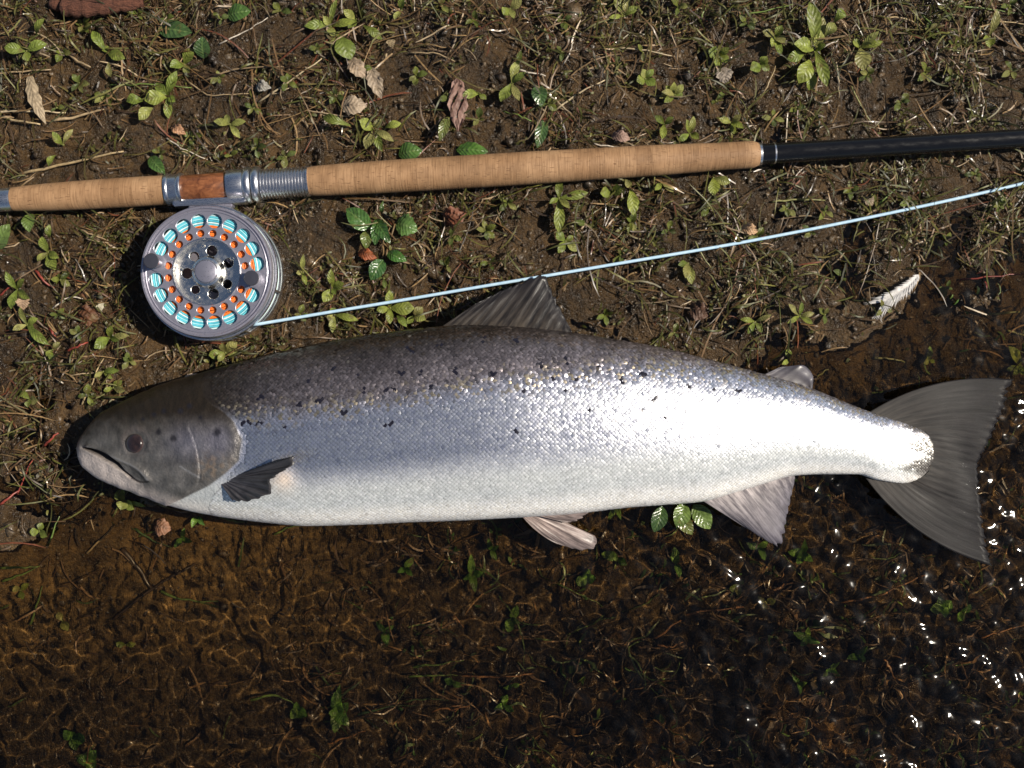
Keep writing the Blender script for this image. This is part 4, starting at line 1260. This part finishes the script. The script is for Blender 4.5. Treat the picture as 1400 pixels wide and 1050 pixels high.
# dead leaves
DEAD = [
 ((626, 106), (627, 180), 26, (.26, .15, .12), 'long curled mauve-brown dead leaf beyond the long cork grip', .5),
 ((478, 80), (500, 108), 22, (.34, .25, .17), 'pale beige dry leaf scrap lying above the second beige scrap', .25),
 ((506, 92), (522, 136), 20, (.36, .28, .20), 'beige torn dry leaf lying beside the bright seedling', .25),
 ((466, 146), (502, 146), 26, (.38, .29, .20), 'wide beige dry leaf just beyond the bright seedling', .2),
 ((40, 100), (58, 172), 17, (.40, .31, .20), 'flat beige strip of dead reed beyond the lower grip', .08),
 ((1012, 312), (1036, 317), 15, (.55, .35, .20), 'small orange-tan leaf flake beside the blue line', .3),
 ((606, 302), (638, 290), 26, (.20, .07, .035), 'red-brown crumpled wet leaf below the long cork grip', .4),
 ((490, 345), (516, 352), 16, (.33, .09, .03), 'orange-red leaf scrap at the foot of the rosette plant', .2),
 ((36, 404), (34, 424), 17, (.42, .28, .18), 'pinkish beige scrap under the seedling beside the reel', .2),
 ((102, 434), (140, 430), 28, (.13, .05, .02), 'dark red-brown leaf in the shadow of the reel', .3),
 ((136, 428), (144, 414), 11, (.55, .50, .36), 'small pale seed-like scrap beside the reel shadow', .3),
 ((252, 516), (276, 511), 6, (.70, .55, .42), 'thin pinkish chip lying by the head of the salmon', .1),
 ((940, 420), (968, 432), 26, (.10, .05, .03), 'dark brown wet leaf lying past the dorsal fin', .3),
 ((534, 54), (536, 68), 12, (.40, .30, .17), 'little tan round leaf among seedlings beyond the cork grip', .2),
 ((236, 172), (254, 186), 14, (.45, .24, .13), 'shiny orange-brown scrap beyond the reel seat', .3),
 ((985, 92), (992, 116), 22, (.36, .30, .24), 'grey-beige dry leaf below the seedling beyond the grip tip', .2),
 ((210, 716), (236, 722), 24, (.22, .10, .05), 'brown sunken leaf below the throat of the salmon', .2),
 ((1180, 270), (1192, 282), 14, (.33, .25, .17), 'small brown-grey leaf scrap between the blank and the line', .2),
 ((835, 186), (862, 190), 16, (.30, .19, .15), 'mauve-brown scrap close to the long cork grip', .25),
 ((350, 118), (372, 122), 16, (.34, .32, .28), 'small silvery dry scrap in the straw beyond the reel seat', .3),
]
for (b_, t_, w_, c_, lb, wv) in DEAD:
    o_ = leaf('dead_leaf', b_, t_, w_, MAT['deadleaf'], c_, None, z0=.003, z1=.004, arch=.006, kind='oval', fold=random.uniform(-.2, .5), wave=wv, rows=10, across=7, tooth=.12, twist=random.uniform(-.4, .4))
    tag(o_, lb, 'dead leaf')

# straws, twigs and long grass blades, each its own thing
STRAW_C = [(.42, .31, .17), (.36, .26, .15), (.48, .38, .24), (.30, .21, .12)]
STRAWS = [
 ([(-10, 100), (30, 98), (70, 95)], 3, 0, 'straw'), ([(-10, 153), (40, 152), (90, 154)], 3.5, 0, 'straw'), ([(73, 165), (110, 158), (143, 149)], 4.5, 0, 'straw'),
 ([(27, 238), (100, 222), (169, 207)], 4.5, 0, 'straw'), ([(280, 110), (321, 95), (350, 92), (388, 91)], 3, 0, 'straw'), ([(353, 140), (400, 108), (440, 80)], 3, 0, 'straw'),
 ([(228, 189), (252, 205), (284, 218)], 2, 2, 'straw'), ([(-5, 158), (25, 165), (55, 170)], 4, 0, 'straw'), ([(150, 116), (200, 115), (262, 120)], 2.4, 3, 'straw'),
 ([(92, 74), (108, 84), (124, 92)], 4, 0, 'straw'), ([(300, 60), (340, 40), (366, 24)], 2.2, 2, 'straw'), ([(255, 110), (290, 130), (340, 128)], 2, 0, 'straw'),
 ([(560, 72), (590, 72), (622, 84)], 2.4, 0, 'straw'), ([(708, 95), (730, 100), (746, 104)], 3, 2, 'straw'), ([(760, 150), (790, 128), (830, 108)], 3, 0, 'straw'),
 ([(845, 66), (890, 70), (922, 77)], 2.6, 0, 'straw'), ([(770, 88), (780, 70), (784, 58)], 2.4, 2, 'straw'), ([(688, 152), (712, 158), (728, 166)], 2.6, 3, 'straw'),
 ([(1040, 134), (1050, 116), (1060, 90)], 2.4, 0, 'straw'), ([(1070, 78), (1084, 72), (1096, 62)], 3, 0, 'straw'), ([(1124, 64), (1136, 60), (1146, 54)], 3, 2, 'straw'),
 ([(1143, 85), (1146, 110), (1147, 134)], 2.2, 0, 'straw'), ([(1164, 118), (1176, 142), (1192, 170)], 2.8, 1, 'straw'), ([(1200, 22), (1240, 26), (1262, 38)], 2.8, 0, 'straw'),
 ([(1240, 112), (1280, 98), (1310, 90)], 2, 4, 'twig'), ([(1216, 134), (1270, 128), (1330, 118)], 2.0, 4, 'twig'),
 ([(1056, 276), (1090, 273), (1128, 274)], 3, 1, 'straw'), ([(1196, 284), (1214, 268), (1234, 248)], 3, 3, 'grass_blade'), ([(1060, 300), (1100, 296), (1136, 300)], 2.4, 0, 'straw'),
 ([(1194, 489), (1210, 490), (1235, 495)], 3.5, 1, 'straw'), ([(1350, 430), (1372, 428), (1394, 427)], 4, 1, 'straw'), ([(1376, 452), (1388, 456), (1404, 462)], 3.5, 1, 'straw'),
 ([(1008, 428), (1020, 412), (1032, 396)], 2.8, 0, 'straw'), ([(1116, 516), (1124, 510), (1134, 504)], 2.5, 1, 'straw'), ([(1312, 382), (1360, 378), (1404, 374)], 2.5, 5, 'twig'),
 ([(950, 330), (962, 352), (972, 366)], 2.5, 1, 'straw'), ([(480, 396), (486, 378), (498, 364)], 2.4, 1, 'straw'), ([(72, 422), (96, 406), (118, 409)], 2.4, 2, 'straw'),
 ([(110, 314), (130, 322), (150, 329)], 2.6, 0, 'straw'), ([(48, 370), (62, 386), (74, 394)], 4, 5, 'twig'), ([(0, 404), (8, 396), (18, 390)], 3, 5, 'twig'),
 ([(68, 448), (72, 456), (76, 464)], 5, 5, 'twig'), ([(92, 480), (110, 472), (120, 468)], 4, 5, 'twig'), ([(112, 553), (122, 534), (132, 506), (142, 490)], 2.6, 0, 'straw'),
 ([(130, 546), (142, 538), (152, 526)], 2.2, 1, 'straw'), ([(150, 545), (164, 549), (178, 551)], 2.6, 0, 'straw'), ([(60, 610), (72, 598), (80, 592)], 4, 5, 'twig'),
 ([(0, 690), (18, 676), (32, 668)], 4, 5, 'twig'), ([(24, 676), (34, 650), (48, 620)], 2.4, 5, 'twig'), ([(2, 776), (28, 776), (56, 773)], 4.5, 3, 'grass_blade'), ([(5, 794), (28, 786), (56, 774)], 4, 3, 'grass_blade'),
 ([(66, 746), (74, 722), (84, 700)], 3, 3, 'grass_blade'), ([(44, 852), (52, 830), (60, 800)], 4, 3, 'grass_blade'), ([(222, 808), (256, 820), (300, 821)], 4.5, 3, 'grass_blade'),
 ([(168, 750), (188, 772), (210, 806)], 8, 4, 'twig'), ([(158, 846), (184, 824), (210, 804), (240, 786), (268, 770)], 5, 4, 'twig'), ([(186, 722), (210, 738), (236, 748)], 4, 6, 'grass_blade'),
 ([(120, 756), (140, 736), (158, 716)], 3, 0, 'straw'), ([(345, 955), (372, 950), (398, 958), (408, 975)], 4, 3, 'grass_blade'), ([(566, 911), (596, 906), (634, 902)], 3.4, 3, 'grass_blade'),
 ([(560, 923), (590, 922), (626, 922)], 3.4, 3, 'grass_blade'), ([(556, 958), (580, 954), (614, 956)], 2.6, 6, 'grass_blade'), ([(490, 975), (520, 968), (574, 962)], 2.6, 6, 'grass_blade'),
 ([(592, 972), (608, 966), (624, 970), (630, 964), (622, 962), (616, 969), (642, 964)], 2.6, 7, 'root'), ([(664, 966), (672, 974), (680, 968), (694, 976)], 2, 2, 'root'),
 ([(657, 1020), (660, 1012), (660, 1006)], 3.5, 2, 'root'), ([(450, 1014), (474, 1006), (500, 996)], 3.4, 7, 'root'), ([(632, 922), (680, 924), (730, 920)], 3.4, 7, 'root'),
 ([(764, 798), (790, 810), (824, 826)], 2.6, 3, 'grass_blade'), ([(895, 872), (912, 858), (930, 846)], 3, 7, 'root'), ([(898, 880), (914, 882), (932, 878)], 3, 7, 'root'),
 ([(936, 838), (970, 832), (1014, 828)], 3, 7, 'root'), ([(1148, 824), (1200, 812), (1262, 786)], 3, 7, 'root'), ([(1040, 816), (1056, 806), (1070, 798)], 3, 7, 'root'),
 ([(1206, 900), (1214, 912), (1222, 928)], 4, 7, 'root'), ([(1340, 870), (1370, 862), (1402, 852)], 3, 7, 'root'), ([(1068, 756), (1080, 772), (1096, 790)], 2.6, 3, 'grass_blade'),
 ([(620, 840), (626, 848), (634, 856)], 3, 7, 'root'), ([(376, 730), (392, 722), (420, 716)], 3, 3, 'grass_blade'), ([(300, 706), (320, 712), (340, 714)], 5, 3, 'grass_blade'),
 ([(1330, 40), (1370, 30), (1406, 34)], 2.4, 0, 'straw'), ([(1260, 20), (1280, 40), (1296, 62)], 2.6, 3, 'grass_blade'), ([(1308, 8), (1350, 12), (1400, 20)], 3, 3, 'grass_blade'),
 ([(1018, 20), (1050, 14), (1090, 4)], 2.6, 3, 'grass_blade'), ([(956, 30), (962, 16), (970, 2)], 3, 3, 'grass_blade'), ([(812, 196), (830, 200), (850, 202)], 2.4, 2, 'straw'),
]
SC = {0: None, 1: (.26, .25, .10), 2: (.55, .48, .40), 3: (.13, .19, .04), 4: (.055, .035, .02), 5: (.24, .045, .03), 6: (.06, .10, .03), 7: (.28, .13, .05)}
SN = {0: 'tan dry', 1: 'olive dry', 2: 'whitish dry', 3: 'green', 4: 'dark brown', 5: 'reddish', 6: 'dark green', 7: 'orange-brown'}
for (pp, w_, ci, nm) in STRAWS:
    c_ = np.array(SC[ci] or random.choice(STRAW_C)) * random.uniform(.85, 1.15)
    c2 = spline(pp, 9)
    c2[1:-1] += RNG.normal(0, .6, (7, 2))
    ln = sum(math.dist(pp[i], pp[i + 1]) for i in range(len(pp) - 1))
    zz = [max(gz(a_, b_), -.02) for a_, b_ in c2]
    zz = np.convolve(np.r_[zz[0], zz[0], zz, zz[-1], zz[-1]], np.ones(5) / 5, 'valid') + .003 + .0015 * np.sin(np.linspace(0, 3.1, 9))
    tap = np.linspace(1, .55 if nm in ('straw', 'root', 'twig') else .25, 9)
    p3 = np.array([P(a_, b_, h_) for (a_, b_), h_ in zip(c2, zz)])
    o_ = tube(nm, p3, 1, MAT['litter'], None, 6, np.clip(np.tile(c_, (9, 1)) * RNG.uniform(.8, 1.15, (9, 1)), 0, 1), rads=w_ * K0 / 2 * tap)
    mx_ = pp[len(pp) // 2]
    pl = place(*mx_)
    lw = 'short' if ln < 36 else ('long' if ln > 75 else 'slim')
    kn = nm.replace('_', ' ')
    tag(o_, f'{lw} {SN[ci]} {kn} {pl}', kn, f'{SN[ci]} {kn} pieces {pl}')

# small dead bark piece at the edge of the bank
n_ = 26; sg = 12
pp = spline([P(70, 6, .024), P(110, 12, .027), P(150, 8, .027), P(196, 4, .024)], n_)
rr = .007 * (np.sin(np.linspace(.35, 2.9, n_)) ** .5) * (1 + .2 * np.random.default_rng(2).normal(0, 1, n_))
o_ = tube('bark_piece', pp, 1, MAT['bark'], None, sg, rads=rr)
tag(o_, 'red-brown piece of bark at the far edge beyond the lower grip', 'bark')

# feather
fr0 = root_of('feather', P(1224, 402, gz(1224, 402)))
fz = max(gz(1224, 402), 0) + .004
sh = spline([P(1256, 376, fz + .002), P(1240, 392, fz + .003), P(1222, 404, fz + .002), P(1206, 414, fz)], 14)
tube('shaft', sh, .0004, MAT['feather'], fr0, 6)
vs, fc = [], []
for sd in (-1, 1):
    for i in range(90):
        t_ = i / 90 * .98
        k_ = t_ * 13; a_ = int(k_); p0 = sh[a_] * (1 - (k_ - a_)) + sh[min(13, a_ + 1)] * (k_ - a_)
        d = sh[min(13, a_ + 1)] - sh[max(0, a_ - 1)]; d /= np.linalg.norm(d)
        s_ = np.cross([0, 0, 1], d) * sd
        L = (.006 + .016 * t_ ** 1.2) * random.uniform(.75, 1.1) * (.75 if sd < 0 and t_ > .4 else 1)
        e = d * (.75 + .3 * t_) + s_ * (.6 + .15 * math.sin(i)); e /= np.linalg.norm(e)
        tipp = p0 + e * L + np.array([0, 0, random.uniform(-.001, .0025)])
        mid = p0 + e * L * .5 + np.array([0, 0, .0012])
        w_ = np.cross(e, [0, 0, 1]) * .00042
        k0 = len(vs); vs += [p0 - w_, p0 + w_, mid + w_, mid - w_, tipp]
        fc += [(k0, k0 + 1, k0 + 2, k0 + 3), (k0 + 3, k0 + 2, k0 + 4)]
obj('vane', mesh('vane', vs, fc, MAT['feather']), fr0)
tag(fr0, 'small whitish feather lying on wet mud above the tail', 'feather')

# ------------------------------------------------------------------ uncountable litter
def clear(px, py):
    """keep litter off the rod, the reel and the fish body"""
    ry = 273.5 - .0605 * px
    k = (np.abs(py - ry) > 21) | (px > 1040) & (np.abs(py - ry) > 13)
    k &= np.hypot(px - 290, py - 378) > 92
    k &= ~((px > 120) & (px < 1265) & (py > pchip(FX, FU, np.clip(px, 106, 1276)) + 12) & (py < pchip(LX, LU, np.clip(px, 106, 1276)) - 10))
    return k


def scatter(n, dens):
    px = RNG.uniform(-130, 1530, n * 4); py = RNG.uniform(-130, 1180, n * 4)
    k = RNG.random(n * 4) < dens(px, py)
    k &= clear(px, py)
    return px[k][:n], py[k][:n]


def shore(px, py):
    return (py - (740 - .245 * px)) * K0


def patch(px, py, s=90., o=0.):
    return noise(px / s + o, py / s - o)


def ribbons(name, px, py, L, W, pal, wts, mat, label, rise=(0, .3), curl=.5, segs=4, zoff=.001, dirbias=None, maxz=.012):
    n = len(px)
    x0, y0 = (px - 700) * K0, (525 - py) * K0
    an = RNG.uniform(0, 2 * np.pi, n)
    if dirbias is not None:
        an = np.where(RNG.random(n) < dirbias[1], dirbias[0] + RNG.normal(0, .45, n) + np.pi * (RNG.random(n) < .5), an)
    cu = RNG.normal(0, curl, n)
    ri = RNG.uniform(rise[0], rise[1], n)
    t = np.linspace(0, 1, segs + 1)
    a2 = an[:, None] + cu[:, None] * t[None]
    dx = np.cumsum(np.cos(a2), 1) * (L / segs)[:, None]; dy = np.cumsum(np.sin(a2), 1) * (L / segs)[:, None]
    xs = x0[:, None] + dx - dx[:, :1]; ys = y0[:, None] + dy - dy[:, :1]
    zb = zg(xs.ravel(), ys.ravel()).reshape(xs.shape)
    base = zb.mean(1, keepdims=True) * .65 + zb * .35
    zs = np.maximum(base, zb) + zoff + np.minimum((L * ri)[:, None] * np.sin(t * 2.2)[None], maxz) + RNG.uniform(0, .0025, n)[:, None]
    ro = RNG.normal(0, .5, n)
    nx, ny = -np.sin(a2), np.cos(a2)
    w = W[:, None] * np.array([.8] + [1] * (segs - 1) + [.15])[None] / 2
    off = np.stack([nx * np.cos(ro)[:, None], ny * np.cos(ro)[:, None], np.sin(ro)[:, None] + 0 * nx], -1) * w[..., None]
    c = np.stack([xs, ys, zs], -1)
    v = np.stack([c - off, c + off], 2)                      # n, segs+1, 2, 3
    idx = np.arange(n)[:, None] * (segs + 1) * 2 + np.arange(segs)[None] * 2
    f = np.stack([idx, idx + 1, idx + 3, idx + 2], -1).reshape(-1, 4)
    pc = np.array(pal)[RNG.choice(len(pal), n, p=np.array(wts) / sum(wts))] * RNG.uniform(.6, 1.3, n)[:, None]
    o_ = obj(name, mesh(name, v.reshape(-1, 3), f, MAT[mat], col=np.repeat(np.clip(pc, 0, 1), (segs + 1) * 2, 0)))
    return tag(o_, label, kind='stuff')


bare = [(130, 195, 45), (560, 95, 60), (690, 330, 40), (800, 425, 75), (1240, 470, 110), (1190, 140, 60), (400, 200, 40), (560, 360, 35), (1170, 520, 60), (240, 800, 120), (90, 310, 40), (880, 100, 35)]
def baref(px, py):
    k = np.ones_like(px)
    for (a_, b_, r_) in bare: k = k * (1 - .8 * np.exp(-((px - a_) ** 2 + (py - b_) ** 2) / r_ ** 2))
    return k
up_d = lambda px, py: baref(px, py) * sstep(.05, -.08, shore(px, py)) * sstep(-.35, .3, patch(px, py))
all_d = lambda px, py: baref(px, py) * (.35 + .65 * sstep(.1, -.1, shore(px, py))) * sstep(-.45, .35, patch(px, py, 70, 3))
sub_d = lambda px, py: baref(px, py) * sstep(-.03, .05, shore(px, py)) * sstep(-.3, .4, patch(px, py, 60, 8)) * (.35 + .65 * sstep(300, 560, px))

BR = [(.075, .039, .015), (.13, .073, .03), (.23, .145, .065), (.034, .018, .008), (.10, .08, .022), (.36, .27, .17), (.14, .044, .02)]
q = scatter(6500, up_d); n = len(q[0])
ribbons('grass_litter', *q, RNG.gamma(3, .0034, n) + .003, RNG.uniform(.0005, .0014, n), BR, [3, 4, 3, 3, 2, .8, .8], 'litter', 'fine brown and straw coloured dead grass over the bank', rise=(0, .25), curl=.9)
q = scatter(1700, up_d); n = len(q[0])
ribbons('dead_stalks', *q, RNG.gamma(3, .008, n) + .008, RNG.uniform(.0006, .0014, n), BR, [3, 4, 2, 3, 2, .5, 1], 'litter', 'tangled longer dead stalks over the bank', rise=(0, .15), curl=.6, segs=6)
GR = [(.062, .066, .013), (.098, .096, .02), (.14, .13, .034), (.04, .042, .011)]
q = scatter(4200, lambda px, py: up_d(px, py) * (.4 + .6 * sstep(700, 1100, px))); n = len(q[0])
ribbons('short_grass', *q, RNG.gamma(4, .0035, n) + .004, RNG.uniform(.0007, .0015, n), GR, [3, 3, 2, 2], 'moss', 'short olive green grass and moss over the bank', rise=(.1, .6), curl=.6)
# leaflets: tiny moss leaves
q = scatter(20000, lambda px, py: up_d(px, py) * sstep(-.15, .45, patch(px, py, 38, 5))); n = len(q[0])
ribbons('moss', *q, RNG.uniform(.0018, .0055, n), RNG.uniform(.0012, .0028, n), GR + [(.09, .07, .03)], [2, 3, 2, 3, 3], 'moss', 'tiny mossy leaflets over the mud', rise=(.0, 1.0), curl=.6, segs=2)
q = scatter(4000, sub_d); n = len(q[0])
ribbons('sunken_litter', *q, RNG.gamma(3, .005, n) + .004, RNG.uniform(.0006, .0018, n), [(.12, .065, .027), (.18, .10, .045), (.07, .04, .018), (.09, .12, .03), (.24, .14, .065)], [3, 3, 4, 2, 1], 'litter',
        'brown sunken plant litter on the stream bed', rise=(0, .3), curl=1.0, dirbias=(R(15), .4))
q = scatter(4200, lambda px, py: sub_d(px, py) * sstep(-.1, .4, patch(px, py, 50, 2)) * sstep(420, 640, px)); n = len(q[0])
ribbons('waterweed', *q, RNG.uniform(.003, .009, n), RNG.uniform(.0014, .0032, n), [(.07, .13, .025), (.11, .17, .03), (.05, .075, .02), (.12, .08, .03)], [3, 2, 3, 3], 'moss', 'small dark green waterweed on the stream bed', rise=(.1, .8), curl=.8, segs=3)


# soil crumbs
def crumbs(name, px, py, s, pal, mat, label):
    n = len(px); x0, y0 = (px - 700) * K0, (525 - py) * K0; z0 = zg(x0, y0)
    oc = np.array([(1, 0, 0), (-1, 0, 0), (0, 1, 0), (0, -1, 0), (0, 0, 1), (0, 0, -1), (.6, .6, .5), (-.6, .6, .5), (-.6, -.6, .5), (.6, -.6, .5)], float)
    fc = np.array([(4, 6, 7), (4, 7, 8), (4, 8, 9), (4, 9, 6), (0, 2, 6), (2, 1, 7), (1, 3, 8), (3, 0, 9), (6, 2, 7), (7, 1, 8), (8, 3, 9), (9, 0, 6), (0, 5, 2), (2, 5, 1), (1, 5, 3), (3, 5, 0)])
    v = oc[None] * RNG.uniform(.45, 1.35, (n, 10, 1)) * s[:, None, None] * RNG.uniform(.6, 1.2, (n, 1, 3)) * np.array([1, 1, .75])
    a_ = RNG.uniform(0, 6.28, n); ca, sa = np.cos(a_)[:, None], np.sin(a_)[:, None]
    vx = v[..., 0] * ca - v[..., 1] * sa; vy = v[..., 0] * sa + v[..., 1] * ca
    v = np.stack([vx + x0[:, None], vy + y0[:, None], v[..., 2] + z0[:, None] - .25 * s[:, None]], -1)
    f = (np.arange(n)[:, None, None] * 10 + fc[None]).reshape(-1, 3)
    c = np.array(pal)[RNG.integers(0, len(pal), n)] * RNG.uniform(.6, 1.3, n)[:, None]
    o_ = obj(name, mesh(name, v.reshape(-1, 3), f, MAT[mat], smooth=False, col=np.repeat(c, 10, 0)))
    return tag(o_, label, kind='stuff')


q = scatter(17000, lambda px, py: .5 * all_d(px, py) + .2); n = len(q[0])
crumbs('soil_crumbs', *q, RNG.gamma(2.2, .0006, n) + .0006, [(.055, .033, .015), (.078, .048, .022), (.032, .019, .010), (.10, .066, .034)], 'crumb', 'small crumbs and grit of wet brown soil')

q = scatter(750, lambda px, py: all_d(px, py) * sstep(.06, -.02, shore(px, py))); n = len(q[0])
crumbs('soil_clods', *q, RNG.gamma(4, .0008, n) + .0012, [(.055, .036, .019), (.08, .053, .028), (.035, .023, .013)], 'crumb', 'larger dark clods of wet soil on the bank')

q = scatter(900, lambda px, py: np.exp(-(((px - 1352) / 42) ** 2 + ((py - 388 + .12 * (px - 1352)) / 13) ** 2))); n = len(q[0])
ribbons('red_moss', *q, RNG.uniform(.003, .007, n), RNG.uniform(.001, .0022, n), [(.16, .035, .022), (.24, .06, .035), (.09, .02, .014)], [3, 2, 2], 'moss', 'tuft of reddish moss on wet mud above the tail', rise=(.2, 1.0), curl=.7, segs=3)
